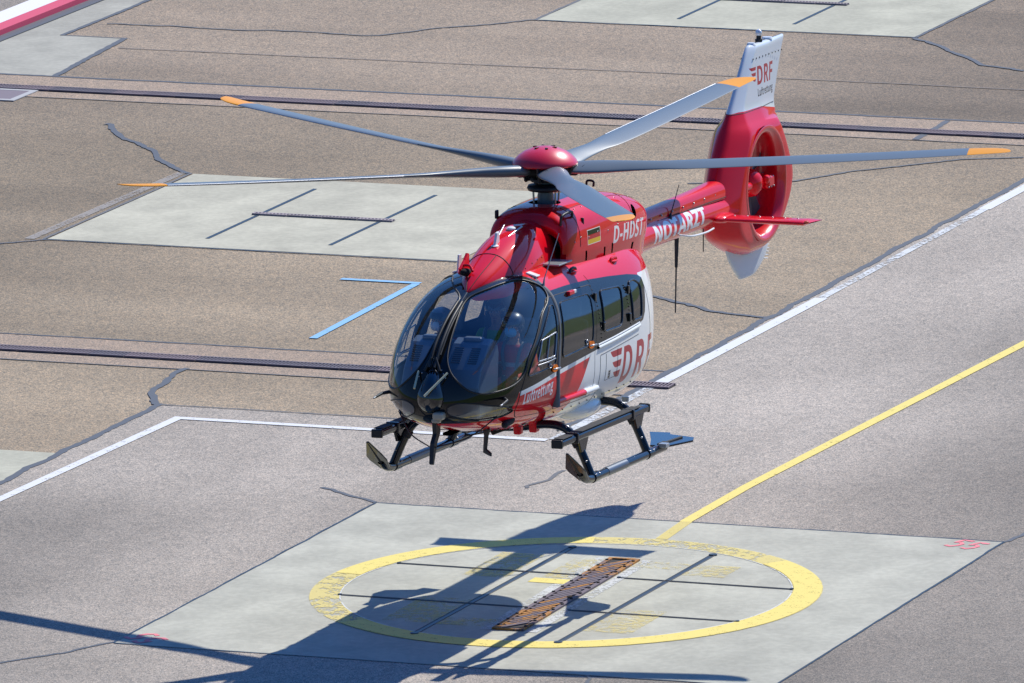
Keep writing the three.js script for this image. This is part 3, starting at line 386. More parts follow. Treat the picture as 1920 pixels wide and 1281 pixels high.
// outlines of the front panes as points (x, y) on the left half of the nose
const onFront = (x, y) => V(x, y, podZ(x, y)), onFlank = (z, y) => V(podX(z, y), y, z);
const WS = [onFront(0.050, 2.20), onFront(0.21, 2.29), onFront(0.31, 2.33), onFlank(1.90, 2.345), onFlank(1.76, 2.30), onFlank(1.68, 2.225), onFlank(1.74, 2.13), onFlank(2.09, 1.975), onFlank(2.41, 1.725), onFlank(2.62, 1.555), onFlank(2.75, 1.39), onFlank(2.95, 1.30), onFront(0.63, 1.255), onFront(0.53, 1.255), onFront(0.42, 1.30), onFront(0.32, 1.38), onFront(0.215, 1.485), onFront(0.14, 1.61), onFront(0.10, 1.76), onFront(0.068, 1.98)];
const CHIN = [[0.20, 1.10], [0.30, 1.155], [0.45, 1.15], [0.60, 1.105], [0.70, 1.06], [0.715, 1.00], [0.65, 0.955], [0.54, 0.925], [0.40, 0.935], [0.28, 0.985], [0.20, 1.04]].map(([x, y]) => onFront(x, y));
const WIN = {
  front_door: rounded([[1.72, 2.05], [1.80, 2.05], [2.06, 1.90], [2.34, 1.70], [2.57, 1.50], [2.67, 1.36], [1.96, 1.40]], 0.06),
  sliding_door: rounded([[1.53, 2.05], [0.60, 2.02], [0.80, 1.475], [1.76, 1.445]], 0.10),
  mid: rounded([[0.28, 2.01], [-0.36, 1.97], [-0.17, 1.545], [0.43, 1.555]], 0.09), rear: rounded([[-0.66, 1.975], [-0.86, 1.98], [-1.03, 1.90], [-0.87, 1.53], [-0.56, 1.545]], 0.07),
};
const DOOR = { front_door: rounded([[1.62, 2.13], [1.80, 2.13], [2.10, 1.95], [2.42, 1.70], [2.66, 1.46], [2.83, 1.18], [2.84, 1.0], [2.72, 0.90], [1.86, 0.86], [1.94, 1.30]], 0.05), sliding_door: rounded([[1.60, 2.13], [0.46, 2.10], [0.60, 1.70], [0.74, 1.35], [0.74, 0.86], [1.82, 0.86], [1.91, 1.30]], 0.05) };
const sidesoup = {}, loop = (pts, side, off, per = 3) => { const q = []; pts.forEach((p, i) => { const b = pts[(i + 1) % pts.length], n = Math.max(1, Math.ceil(Math.hypot(b[0] - p[0], b[1] - p[1]) / 0.06)); for (let k = 0; k < n; k++) q.push(sidePt(lerp(p[0], b[0], k / n), lerp(p[1], b[1], k / n), side, off)[0]); }); return q; };
const ring = (pts, r) => tube(pts, r, pts.length * 2, 7, true);
const frontPt = (x, y, side) => { const z = podZ(x, y); return V(x * side, y, z); };
const densify = (pts, step) => { const q = []; pts.forEach((p, i) => { const b = pts[(i + 1) % pts.length], n = Math.max(1, Math.ceil(Math.hypot(b[0] - p[0], b[1] - p[1]) / step)); for (let k = 0; k < n; k++) q.push([lerp(p[0], b[0], k / n), lerp(p[1], b[1], k / n)]); }); return q; };
for (const side of [1, -1]) {
  const where = side > 0 ? 'left' : 'right';
  for (const [name, out, mat, lab] of [['windshield_pane', WS, P.glass], ['chin_window', CHIN, P.glass]]) {
    const L3 = new THREE.CatmullRomCurve3(out, true).getPoints(60).slice(0, -1).map((p) => V(p.x * side, p.y, p.z)), [inn, rest] = cut(shell, L3.map((p) => front(p)), front, (t) => onSide(side)(t) && t.every((v) => v.p.z > 1.3));
    shell = rest; const m = add(name, soupGeo(offsetSoup(inn, -0.004)), mat);
    add('seal', ring(L3, name === 'chin_window' ? 0.008 : 0.012), P.rubber, m);
  }
  for (const [name, out] of Object.entries(WIN)) { const [inn, rest] = cut(shell, out, zy, onSide(side)); shell = rest; sidesoup[name + side] = inn; }
  for (const [name, out] of Object.entries(DOOR)) {
    const [inn, rest] = cut(shell, out, zy, onSide(side)); shell = rest;
    const d = add(name, soupGeo(offsetSoup(inn, 0.003), podPaint.uv), podPaint.mat); sidesoup['door' + name + side] = inn;
    const pane = add('door_window', soupGeo(offsetSoup(sidesoup[name + side], 0.004)), P.tint, d); add('window_seal', ring(loop(WIN[name], side, 0.004), 0.011), P.frame, d);
    add('door_gap', ring(loop(DOOR[name], side, -0.002), 0.007), P.seam, d);
    // handle: a silver lever on an orange plate
    const [hp, hn] = sidePt(name === 'front_door' ? 1.99 : 0.86, name === 'front_door' ? 1.365 : 1.47, side, 0.012), plate = new THREE.CylinderGeometry(0.052, 0.056, 0.014, 24); plate.scale(0.8, 1, 1.35); plate.rotateZ(Math.PI / 2); plate.rotateY(side > 0 ? -0.05 : 0.05); plate.translate(hp.x, hp.y, hp.z); add('handle_plate', plate, P.orange, d);
    add('handle', tube([V(0.02 * side, 0, 0.09), V(0.045 * side, 0.005, 0.05), V(0.05 * side, 0.0, -0.03), V(0.03 * side, -0.005, -0.085)].map((q) => q.add(hp)), 0.011, 16, 8), P.steel, d);
    const lk = new THREE.TorusGeometry(0.026, 0.008, 8, 18); lk.rotateY(Math.PI / 2); lk.translate(...sidePt(hp.z + 0.13, hp.y + 0.045, side, 0.012)[0].toArray()); add('lock_ring', lk, P.steel, d);
    if (name === 'front_door') { const q = [[2.27, 1.72], [1.86, 1.76], [1.98, 1.50], [2.43, 1.50]], pts = loop(rounded(q, 0.03, 3), side, 0.012); add('vent_frame', ring(pts, 0.009), P.steel, d); add('vent_bar', tube([sidePt(2.06, 1.75, side, 0.014)[0], sidePt(2.14, 1.62, side, 0.014)[0], sidePt(2.20, 1.505, side, 0.014)[0]], 0.007), P.steel, d); add('grab_bar', tube([sidePt(2.44, 1.46, side, 0.012)[0], sidePt(2.2, 1.47, side, 0.03)[0], sidePt(1.97, 1.475, side, 0.012)[0]], 0.008), P.steel, d); }
    else { const hg = rbox(0.05, 0.05, 0.16, 0.012); hg.translate(...sidePt(1.12, 2.09, side, 0.02)[0].toArray()); add('latch', hg, P.red, d); const h2 = rbox(0.03, 0.045, 0.12, 0.01); h2.translate(...sidePt(0.99, 2.09, side, 0.015)[0].toArray()); add('latch', h2, P.white, d); }
  }
  for (const name of ['mid', 'rear']) { const w = add('cabin_window', soupGeo(offsetSoup(sidesoup[name + side], 0.002)), P.tint); add('window_seal', ring(loop(WIN[name], side, 0.004), 0.013), P.frame, w); }
}
const fuselage = add('fuselage', soupGeo(shell, podPaint.uv), podPaint.mat);
add('cabin_lining', soupGeo(offsetSoup([...shell, ...[1, -1].flatMap((s) => ['front_door', 'sliding_door'].flatMap((n) => sidesoup['door' + n + s]))], -0.035)), P.lining);
// panel gaps, vertical hinges and small fasteners on the shell
const strip = (pts, side, w = 0.008, off = 0.003) => { const q = []; for (let i = 0; i + 1 < pts.length; i++) { const a = pts[i], b = pts[i + 1], n = Math.ceil(Math.hypot(b[0] - a[0], b[1] - a[1]) / 0.05); for (let k = i ? 1 : 0; k <= n; k++) q.push(sidePt(lerp(a[0], b[0], k / n), lerp(a[1], b[1], k / n), side, off - w / 2)[0]); } return tube(q, w / 2, q.length * 2, 6); };
for (const side of [1, -1]) {
  add('panel_gap', merge([[[0.44, 2.2], [0.42, 2.12]], [[0.55, 0.72], [0.55, 1.30], [-0.75, 1.36]], [[-1.18, 1.95], [-1.28, 1.4], [-1.22, 0.85]], [[-0.02, 1.30], [-0.02, 0.98], [0.36, 0.98], [0.36, 1.29]]].map((l) => strip(l, side, 0.007))), P.seam, fuselage);
  add('door_rail', merge([strip([[0.62, 1.40], [0.1, 1.415], [-0.80, 1.455]], side, 0.045, 0.022), strip([[0.62, 1.435], [0.1, 1.45], [-0.80, 1.49]], side, 0.02, 0.012)]), P.white, fuselage);
  add('boarding_rail', strip([[1.86, 0.955], [1.02, 0.945]], side, 0.075, 0.055), P.red, fuselage); add('boarding_rail', strip([[1.02, 0.945], [0.62, 0.94]], side, 0.075, 0.055), P.white, fuselage);
  const bl = []; for (let k = 0; k < 14; k++) bl.push(ball(0.008, ...sidePt(0.50 - 0.003 * k, 1.50 + k * 0.045, side, 0.004)[0].toArray(), 1, 1, 1, 6)); for (let k = 0; k < 12; k++) { bl.push(ball(0.008, ...sidePt(-0.48, 1.52 + k * 0.04, side, 0.004)[0].toArray(), 1, 1, 1, 6)); bl.push(ball(0.009, ...sidePt(1.9 - k * 0.24, 0.80, side, 0.004)[0].toArray(), 1, 1, 1, 6)); } add('rivets', merge(bl), P.dark, fuselage);
  for (const [z, y] of [[0.49, 1.96], [0.42, 1.62], [-0.56, 1.9], [-0.44, 1.6]]) { const [p] = sidePt(z, y, side, 0.012), g = rbox(0.03, 0.10, 0.055, 0.01); g.translate(...p.toArray()); add('hinge', g, P.frame, fuselage); }
  // roof handles and aerials
  for (const [z, x] of [[0.60, 0.57], [-0.62, 0.60]]) { const y = podY(z, x), g = tube([V(x * side, y - 0.01, z + 0.10), V(x * side, y + 0.035, z + 0.06), V(x * side, y + 0.035, z - 0.06), V(x * side, y - 0.01, z - 0.10)], 0.018, 16, 8); add('roof_handle', g, z > 0 ? P.dark : P.red, fuselage); const f = ball(0.05, x * side, y + 0.002, z, 1, 0.35, 2, 12); add('handle_base', f, P.red, fuselage); }
  { const p = rbox(0.14, 0.02, 0.12, 0.008); p.rotateZ(-0.28 * side); p.translate(0.45 * side, podY(1.55, 0.45) + 0.012, 1.55); add('roof_antenna_patch', p, P.white, fuselage); }
}
{ const x = 0.60, z = 1.60, y = podY(z, x); add('whip_antenna', merge([rod(V(x, y - 0.01, z), V(x + 0.005, y + 0.07, z - 0.01), 0.016, 0.008), rod(V(x + 0.005, y + 0.07, z - 0.01), V(x + 0.05, y + 0.55, z - 0.36), 0.007, 0.004)]), P.grey); }
{ const z = 1.62, x = -0.42, y = podY(z, x); const g = slab(poly([[-0.06, 0], [0.05, 0], [0.02, 0.2], [-0.05, 0.2]]), 0.012, 0.004); g.rotateY(-Math.PI / 2); g.translate(x, y - 0.01, z); add('blade_antenna', g, P.white); }
// ------------------------------------------------------------------ helicopter: engine cowling and roof fairing
const COWL = spline([[0.56, 0.475, 2.85], [0.51, 0.495, 2.905], [0.38, 0.515, 2.945], [0.1, 0.53, 2.962], [-0.3, 0.545, 2.97], [-0.8, 0.545, 2.962], [-1.3, 0.525, 2.925], [-1.75, 0.49, 2.855], [-2.1, 0.44, 2.765], [-2.33, 0.37, 2.66], [-2.45, 0.28, 2.56], [-2.5, 0.16, 2.47], [-2.51, 0.02, 2.38]]);
const cowlPt = (s, a) => { const [z, w, yt] = COWL(s), yc = Math.min(2.45, yt - 0.02), c = Math.cos(a), si = Math.sin(a), n = 3.0; if (si < 0) return V(w * Math.sign(c) * (Math.abs(c) > 0.9 ? 1 : 1) , yc + si * (yc - 2.05), z); return V(w * Math.sign(c) * Math.pow(Math.abs(c), 2 / n), yc + (yt - yc) * Math.pow(si, 2 / n), z); };
const cowlSkin = gridSoup(110, 132, (u, v) => { const a = lerp(-0.6, Math.PI + 0.6, v), s = u * 12, k = a < 0 ? -a / 0.6 : a > Math.PI ? (a - Math.PI) / 0.6 : 0; if (k > 0) { const p = cowlPt(s, 0.0001), tuck = 0.05 * sstep(0, 1, k) * Math.min(1, p.x / 0.3); p.y = lerp(p.y, 2.08, k ** 1.05); p.x -= tuck; if (a > Math.PI) p.x *= -1; return p; } return cowlPt(s, clamp(a, 0.0001, Math.PI - 0.0001)); });
let cowlSoup = cowlSkin;
{ const circ = (cx, cz, rx, rz, n = 28) => Array.from({ length: n }, (_, i) => [cx + rx * Math.cos(i / n * 2 * Math.PI), cz + rz * Math.sin(i / n * 2 * Math.PI)]);
  const top = cut(cowlSoup, circ(0, 0.02, 0.19, 0.17), (p) => [p.x, p.z], (t) => t.every((v) => v.p.y > 2.8)); cowlSoup = top[1];
  for (const side of [1, -1]) for (const pg of [circ(-0.93, 2.735, 0.085, 0.085), circ(-1.60, 2.665, 0.075, 0.08), [[0.06, 2.31], [0.01, 2.31], [0.04, 2.43], [0.09, 2.43]], [[-0.50, 2.28], [-0.55, 2.28], [-0.52, 2.40], [-0.47, 2.40]], [[-0.75, 2.29], [-0.80, 2.29], [-0.77, 2.41], [-0.72, 2.41]], [[-1.50, 2.17], [-1.58, 2.17], [-1.58, 2.31], [-1.50, 2.31]]]) { const [, rest] = cut(cowlSoup, pg, zy, (t) => onSide(side)(t) && t.every((v) => v.p.z > -2.2)); cowlSoup = rest; }
  const cowl = add('engine_cowling', soupGeo(cowlSoup, cowlPaint.uv), cowlPaint.mat);
  // what is seen through the openings
  add('cowling_inside', soupGeo(offsetSoup(cowlSoup, -0.03)), P.hole, cowl);
  for (const side of [1, -1]) {
    const duct = []; for (const [r, x, y, z] of [[0.12, 0.33, 2.60, 0.22], [0.09, 0.33, 2.60, 0.15]]) { const g = new THREE.TorusGeometry(r, 0.035, 12, 32); g.rotateY(0.25 * side); g.translate(x * side, y, z); duct.push(g); } add('intake_ring', merge(duct), P.fan, cowl);
    const disc = new THREE.CircleGeometry(0.10, 28); disc.translate(0.33 * side, 2.60, 0.12); add('intake_screen', disc, P.hole, cowl);
    add('intake_wall', merge([rbox(0.48, 0.62, 0.03, 0.01, 0.26 * side, 2.50, 0.06)]), P.dark, cowl);
    const wall = gridSoup(10, 10, (u, v) => V(side * (0.20 + 0.05 * Math.sin(v * 3.1)), 2.30 + 0.5 * v, 0.08 + 0.45 * u)); add('intake_cheek', soupGeo(wall), P.red, cowl);
    if (side > 0) { const h = tube([V(0.40, 2.78, 0.55), V(0.42, 2.89, 0.55), V(0.44, 2.91, 0.30), V(0.43, 2.84, 0.26)], 0.016, 20, 8); add('cowling_handle', h, P.dark, cowl); }
    // twin exhausts at the back
const ex = new THREE.CylinderGeometry(0.10, 0.10, 0.24, 24, 1, true); ex.rotateX(Math.PI / 2); ex.translate(0.13 * side, 2.37, -2.48); add('exhaust_pipe', ex, new THREE.MeshStandardMaterial({ color: rgb(0.12, 0.10, 0.09), roughness: 0.4, metalness: 0.9, side: THREE.DoubleSide }), cowl);
  }
  const visor = gridSoup(8, 60, (u, v) => { const a = lerp(0.0001, Math.PI - 0.0001, v), p = cowlPt(0, a), t = u ** 0.8; return V(p.x * lerp(1, 0.84, t), lerp(p.y, 2.45 + (p.y - 2.45) * 0.62, t), p.z + 0.035 * Math.sin(Math.PI * Math.min(1, u * 1.2)) - 0.02 * u); }); add('intake_visor', soupGeo(visor), P.red, cowl);
  const inner = gridSoup(8, 60, (u, v) => { const a = lerp(0.0001, Math.PI - 0.0001, v), p = cowlPt(0, a); return V(p.x * 0.84, 2.45 + (p.y - 2.45) * 0.62 + 0.03 * u, lerp(0.54, 0.06, u)); }); add('intake_roof', soupGeo(inner), P.hole, cowl);
  for (const s of [1, -1]) { const w = gridSoup(6, 8, (u, v) => V(s * lerp(0.475 - 0.05 * sstep(0, 1, v), 0.40 - 0.04 * v, u), lerp(2.45, 2.12, v), 0.56 - 0.02 * u)); add('intake_side', soupGeo(w), P.red, cowl); }
  const gaps = []; const cl = (s, a0, a1) => { const q = []; for (let k = 0; k <= 24; k++) q.push(cowlPt(s, lerp(a0, a1, k / 24))); return tube(q, 0.004, 48, 6); }; for (const s of [2.6, 6.4]) { gaps.push(cl(s, 0.03, 1.2), cl(s, Math.PI - 1.2, Math.PI - 0.03)); } for (const a of [1.05, Math.PI - 1.05]) { const q = []; for (let k = 0; k <= 24; k++) q.push(cowlPt(lerp(2.6, 8.6, k / 24), a)); gaps.push(tube(q, 0.004, 60, 6)); } add('panel_gap', merge(gaps), P.seam, cowl);
  const bolts = []; for (let k = 0; k < 9; k++) for (const s of [1, -1]) { const p = cowlPt(2.0 + k * 0.65, 0.12 + 0.05 * (k % 2)); bolts.push(ball(0.010, p.x * s, p.y, p.z, 1, 1, 1, 6)); const q = cowlPt(2.6 + k * 0.55, 0.95); bolts.push(ball(0.009, q.x * s, q.y, q.z, 1, 1, 1, 6)); } add('fasteners', merge(bolts), P.steel, cowl);
  const nb = ball(0.075, -0.02, 2.975, -1.0, 1, 0.9, 1.25); const bump = add('beacon', nb, P.red, cowl); add('beacon_base', (() => { const g = new THREE.CylinderGeometry(0.085, 0.10, 0.03, 20); g.translate(-0.02, 2.955, -1.0); return g; })(), P.dark, cowl);
  add('lifting_hook', tube([V(0.06, 2.94, -1.18), V(0.06, 3.05, -1.18), V(0.14, 3.05, -1.18), V(0.14, 2.99, -1.18)], 0.014, 24, 8), P.dark, cowl);
  add('small_fin', merge([rbox(0.03, 0.10, 0.07, 0.012, -0.42, 2.86, 0.46)]), P.dark, cowl);
  for (const s of [1, -1]) add('deck_plate', rbox(0.30, 0.02, 0.42, 0.008, 0.42 * s, 2.392, 0.82), P.grey);
}
const BEAK = spline([[2.45, 0.012, 2.255, 2.2], [2.37, 0.085, 2.32, 2.15], [2.2, 0.19, 2.425, 2.15], [1.95, 0.275, 2.535, 2.15], [1.65, 0.33, 2.65, 2.2], [1.3, 0.36, 2.755, 2.25], [1.0, 0.355, 2.81, 2.25], [0.75, 0.335, 2.825, 2.25], [0.45, 0.30, 2.83, 2.25]]);
const beakPt = (s, v) => { const [z, w, yt, yb] = BEAK(s), a = Math.PI * v, c = Math.cos(a), si = Math.sin(a), n = 2.25; return V(w * 1.06 * Math.sign(c) * Math.pow(Math.abs(c), 2 / n), yb + (yt - yb) * Math.pow(si, 2 / n), z); };
{ const beak = add('roof_fairing', soupGeo(gridSoup(50, 48, (u, v) => beakPt(u * 8, clamp(v, 0.0001, 0.9999)))), P.red);
  const g1 = []; for (let k = 0; k <= 30; k++) g1.push(beakPt(3.6, lerp(0.02, 0.98, k / 30))); const g2 = []; for (let k = 0; k <= 30; k++) g2.push(beakPt(lerp(0.3, 3.6, k / 30), 0.42)); const g3 = []; for (let k = 0; k <= 20; k++) g3.push(beakPt(lerp(0.3, 2.4, k / 20), 0.62)); add('panel_gap', merge([tube(g1, 0.006, 50, 6), tube(g2, 0.005, 50, 6), tube(g3, 0.005, 40, 6)]), P.seam, beak);
  const ant = slab(poly([[-0.08, 0], [0.05, 0], [-0.01, 0.13], [-0.06, 0.14]]), 0.02, 0.006); ant.rotateY(-Math.PI / 2); ant.translate(0.01, 2.675, 1.55); add('blade_antenna', ant, P.white, beak); add('antenna_foot', ball(0.075, 0, 2.665, 1.55, 0.7, 0.22, 1.2, 14), P.white, beak);
  add('antenna_dome', ball(0.06, 0.01, 2.80, 1.10, 0.9, 0.5, 1.1, 14), P.white, beak); for (const s of [1, -1]) add('stay_wire', rod(V(0.06 * s, 2.74, 1.32), V(0.11 * s, 2.82, 1.02), 0.012), P.steel, beak);
  const wc = slab(poly([[-0.10, 0], [0.10, -0.04], [0.16, 0.02], [0.03, 0.10], [-0.06, 0.17], [-0.10, 0.16]]), 0.02, 0.005); wc.rotateY(-Math.PI / 2); wc.translate(-0.17, 2.46, 2.06); add('wire_cutter', wc, P.red, beak); add('air_scoop', ball(0.065, -0.13, 2.44, 2.16, 1, 0.7, 1.3, 14), P.hole, beak);
  add('scoop_lip', tube([V(-0.21, 2.41, 2.16), V(-0.19, 2.50, 2.13), V(-0.09, 2.515, 2.15), V(-0.03, 2.46, 2.20)], 0.016, 20, 8), P.red, beak);
  const rv = []; for (let k = 0; k < 10; k++) for (const s of [0.12, 0.88]) rv.push(ball(0.008, ...beakPt(1.4 + k * 0.5, s).toArray(), 1, 1, 1, 6)); add('rivets', merge(rv), P.dark, beak);
}

// ------------------------------------------------------------------ helicopter: tail
const BOOM = spline([[-1.9, 0.34, 2.12, 0.28], [-2.2, 0.29, 2.13, 0.235], [-2.6, 0.235, 2.14, 0.205], [-3.2, 0.205, 2.145, 0.19], [-4.2, 0.195, 2.14, 0.18], [-5.2, 0.185, 2.13, 0.175], [-6.0, 0.18, 2.13, 0.175]]);
{ const boom = add('tail_boom', soupGeo(gridSoup(60, 48, (u, v) => { const [z, w, yc, h] = BOOM(u * 6), a = v * Math.PI * 2; return V(v === 0 || v === 1 ? w : w * Math.cos(a), yc + h * (v === 0 || v === 1 ? 0 : Math.sin(a)), z); }), boomPaint.uv), boomPaint.mat);
  const SP = spline([[-2.2, 0.12, 2.43], [-2.6, 0.115, 2.435], [-3.6, 0.115, 2.44], [-4.8, 0.125, 2.455], [-5.5, 0.14, 2.475], [-5.95, 0.15, 2.47], [-6.1, 0.15, 2.44]]);
  add('drive_shaft_cover', soupGeo(gridSoup(50, 28, (u, v) => { const [z, w, yt] = SP(u * 6), a = Math.PI * clamp(v, 0.0001, 0.9999), c = Math.cos(a); return V(w * Math.sign(c) * Math.pow(Math.abs(c), 0.72), 2.26 + (yt - 2.26) * Math.pow(Math.sin(a), 0.75), z); })), P.red, boom);
  add('cover_seam', merge([1, -1].map((s) => tube([V(0.128 * s, 2.285, -2.3), V(0.122 * s, 2.288, -3.6), V(0.13 * s, 2.285, -4.8), V(0.148 * s, 2.28, -5.8)], 0.005, 40, 6))), P.seam, boom);
  const rv = []; for (let k = 0; k < 9; k++) for (const s of [1, -1]) rv.push(ball(0.013, s * 0.122, 2.34, -2.75 - k * 0.36, 1, 1, 1, 8)); add('fasteners', merge(rv), P.steel, boom);
  add('whip_antenna', merge([rod(V(0.13, 2.26, -3.72), V(0.13, 2.33, -3.76), 0.03, 0.01), rod(V(0.13, 2.31, -3.75), V(0.15, 2.64, -3.98), 0.007, 0.004)]), P.dark, boom);
  add('whip_antenna', merge([rod(V(0, 1.98, -4.3), V(0, 1.60, -4.28), 0.028, 0.018), rod(V(0, 1.62, -4.28), V(0, 1.06, -4.25), 0.010, 0.008)]), P.dark, boom); add('whip_antenna', rod(V(0.0, 1.98, -5.2), V(0.0, 1.66, -5.2), 0.008, 0.006), P.dark, boom);
  for (const s of [1, -1]) add('tube_antenna', tube([V(0.18 * s, 2.05, -3.9), V(0.30 * s, 2.03, -4.0), V(0.33 * s, 2.02, -4.4), V(0.30 * s, 2.02, -4.75)], 0.012, 20, 8), P.white, boom);
}
// fin and shroud: for each height the front edge, shoulder depth, half thickness, rear edge
const FIN = [[1.46, -6.35, 0.12, 0.10, -6.95], [1.52, -6.10, 0.22, 0.19, -7.12], [1.62, -5.82, 0.30, 0.245, -7.32], [1.76, -5.52, 0.36, 0.262, -7.52], [1.95, -5.36, 0.42, 0.265, -7.74], [2.15, -5.38, 0.45, 0.265, -7.89], [2.35, -5.45, 0.45, 0.265, -7.93], [2.60, -5.58, 0.43, 0.265, -7.80], [2.82, -5.75, 0.38, 0.262, -7.65], [2.98, -5.88, 0.33, 0.235, -7.56], [3.10, -5.98, 0.27, 0.165, -7.53], [3.22, -6.08, 0.22, 0.115, -7.55], [3.36, -6.20, 0.20, 0.098, -7.62], [3.6, -6.40, 0.18, 0.085, -7.75], [3.82, -6.58, 0.17, 0.075, -7.87], [3.92, -6.68, 0.16, 0.07, -7.94], [3.955, -6.74, 0.14, 0.05, -7.96], [3.965, -6.80, 0.12, 0.01, -7.93]];
const DC = [-6.68, 2.30];
{ const F = spline(FIN), NU = 90, NV = 96;
  const sect = (s, v) => { const [y, zl, bev, t, zt] = F(s), n = 40, tr = Math.min(0.09, t * 0.55), bevR = y < 3.05 ? 0.34 : 0.7, side = v < 0.5 ? 1 : -1, k = v < 0.5 ? v * 2 : 2 - v * 2;   // k: 0 at the front edge, 1 at the rear edge
    const top = y - 0.12 * sstep(3.7, 3.95, y) * (1 - 0) * 0, c = zl - zt; let z, x;
    if (k < 0.34) { const q = k / 0.34; x = t * (0.16 * Math.min(1, q * 6) ** 0.5 + 0.84 * q); z = zl - bev * q ** 1.35; }
    else if (k < 0.66) { z = lerp(zl - bev, zt + bevR, (k - 0.34) / 0.32); x = t; }
    else { const q = (k - 0.66) / 0.34; z = lerp(zt + bevR, zt, q); x = q > 0.93 ? lerp(tr, 0, (q - 0.93) / 0.07) : lerp(t, tr, sstep(0, 1, q / 0.93) * 0.5 + q / 0.93 * 0.5); }
    return V(x * side, top, z); };
  let soup = gridSoup(NU, NV, (u, v) => sect(u * (FIN.length - 1), v), false);
  const R0 = 0.70, circle = Array.from({ length: 72 }, (_, i) => [DC[0] + R0 * Math.cos(i / 36 * Math.PI), DC[1] + R0 * Math.sin(i / 36 * Math.PI)]);
  for (const s of [1, -1]) soup = cut(soup, circle, zy, onSide(s))[1];
  const capTop = [], capBot = [];
  const fin = add('tail_fin', soupGeo(soup, finPaint.uv), finPaint.mat);
  const lipPts = [[0.712, 0.262], [0.69, 0.272], [0.655, 0.268], [0.625, 0.245], [0.60, 0.20], [0.588, 0.13], [0.585, 0], [0.588, -0.13], [0.60, -0.20], [0.625, -0.245], [0.655, -0.268], [0.69, -0.272], [0.712, -0.262]];
  const lat = new THREE.LatheGeometry(lipPts.map(([r, y]) => new THREE.Vector2(r, y)), 96); lat.rotateZ(-Math.PI / 2); lat.translate(0, DC[1], DC[0]); add('fan_duct', lat, new THREE.MeshPhysicalMaterial({ color: RED, roughness: 0.32, clearcoat: 1, clearcoatRoughness: 0.04, side: THREE.DoubleSide }), fin);
  // fan: hub, ten unevenly spaced blades, stator vanes, gearbox arm
  const hub = new THREE.LatheGeometry([[0, 0.20], [0.08, 0.19], [0.15, 0.14], [0.175, 0.06], [0.18, -0.10], [0.10, -0.16], [0, -0.17]].map(([r, y]) => new THREE.Vector2(r, y)), 40); hub.rotateZ(-Math.PI / 2); hub.translate(0.0, DC[1], DC[0]); add('fan_hub', hub, P.red, fin);
  for (const a of [8, 41, 85, 112, 150, 188, 221, 265, 292, 330]) { const bl = gridSoup(10, 14, (u, v) => { const r = lerp(0.16, 0.575, u), c = 0.078 * (1 + 0.5 * u), q = v * Math.PI * 2, tw = lerp(0.75, 0.35, u), x = c * Math.cos(q), y = 0.010 * Math.sin(q); return V(y * Math.cos(tw) + x * Math.sin(tw), r, x * Math.cos(tw) - y * Math.sin(tw)); }), g = soupGeo(bl); g.rotateX(a * Math.PI / 180); g.translate(-0.03, DC[1], DC[0]); add('fan_blade', g, P.fan, fin); }
  for (let k = 0; k < 10; k++) { const g = box(0.05, 0.42, 0.014, 0, 0.38, 0); g.rotateX((k * 36 + 17) * Math.PI / 180); g.translate(-0.16, DC[1], DC[0]); add('stator_vane', g, P.fan, fin); }
  const arm = gridSoup(16, 24, (u, v) => { const a = v * Math.PI * 2; return V(0.09 + 0.055 * Math.cos(a), DC[1] - 0.02 + 0.06 * Math.sin(a), DC[0] + lerp(0.60, -0.42, u)); }); add('gearbox_arm', soupGeo(arm), P.red, fin); add('gearbox', merge([rbox(0.2, 0.17, 0.24, 0.05, 0.11, DC[1] - 0.02, DC[0] - 0.34, 3), rbox(0.14, 0.11, 0.12, 0.04, 0.15, DC[1] + 0.02, DC[0] - 0.22, 3)]), P.red, fin);
  const gb = []; for (let k = 0; k < 7; k++) gb.push(ball(0.012, 0.2, DC[1] - 0.08 + (k % 3) * 0.06, DC[0] - 0.25 - k * 0.03, 1, 1, 1, 6)); add('fasteners', merge(gb), P.steel, fin);
  // white bumper fin below
  const VT = spline([[1.60, -5.95, -7.40, 0.06], [1.45, -6.05, -7.42, 0.055], [1.32, -6.20, -7.30, 0.05], [1.22, -6.34, -7.12, 0.045], [1.16, -6.42, -6.95, 0.035], [1.14, -6.50, -6.85, 0.008]]);
  add('bumper_fin', soupGeo(gridSoup(24, 40, (u, v) => { const [y, zl, zt, t] = VT(u * 5), a = v * Math.PI * 2, c = Math.cos(a); return V(t * Math.sign(Math.sin(a)) * Math.pow(Math.abs(Math.sin(a)), 0.8) * (v === 0.5 || v === 0 || v === 1 ? 0 : 1), y, lerp(zl, zt, (1 - c) / 2)); }, true)), glossy({ color: '#d3dde6' }), fin);
  const wr = []; for (let k = 0; k < 6; k++) wr.push(rod(V(0.01, 1.30 + k * 0.04, -7.27 - k * 0.02), V(0.01, 1.28 + k * 0.04, -7.40 - k * 0.015), 0.006)); add('static_wick', merge(wr), P.white, fin);
  // light and aerial on top, row of rivets
  const cyl = (r, h, x, y, z, r2 = r) => { const g = new THREE.CylinderGeometry(r2, r, h, 18); g.translate(x, y, z); return g; };
  add('beacon', merge([cyl(0.045, 0.03, 0, 3.98, -7.12), cyl(0.03, 0.06, 0, 4.02, -7.12)]), P.dark, fin); add('beacon_lens', ball(0.042, 0, 4.07, -7.12, 1, 1.1, 1, 16), P.lens, fin); add('aerial_disc', cyl(0.07, 0.02, 0, 3.975, -7.42, 0.06), P.white, fin); add('aerial_disc', cyl(0.06, 0.03, 0, 3.965, -6.86, 0.045), P.white, fin);
  const rv = []; for (let k = 0; k < 10; k++) for (const s of [1, -1]) rv.push(ball(0.011, s * 0.078, 3.80 + 0.0 * k, -6.72 - k * 0.11, 0.6, 1, 1, 6)); add('rivets', merge(rv), P.dark, fin);
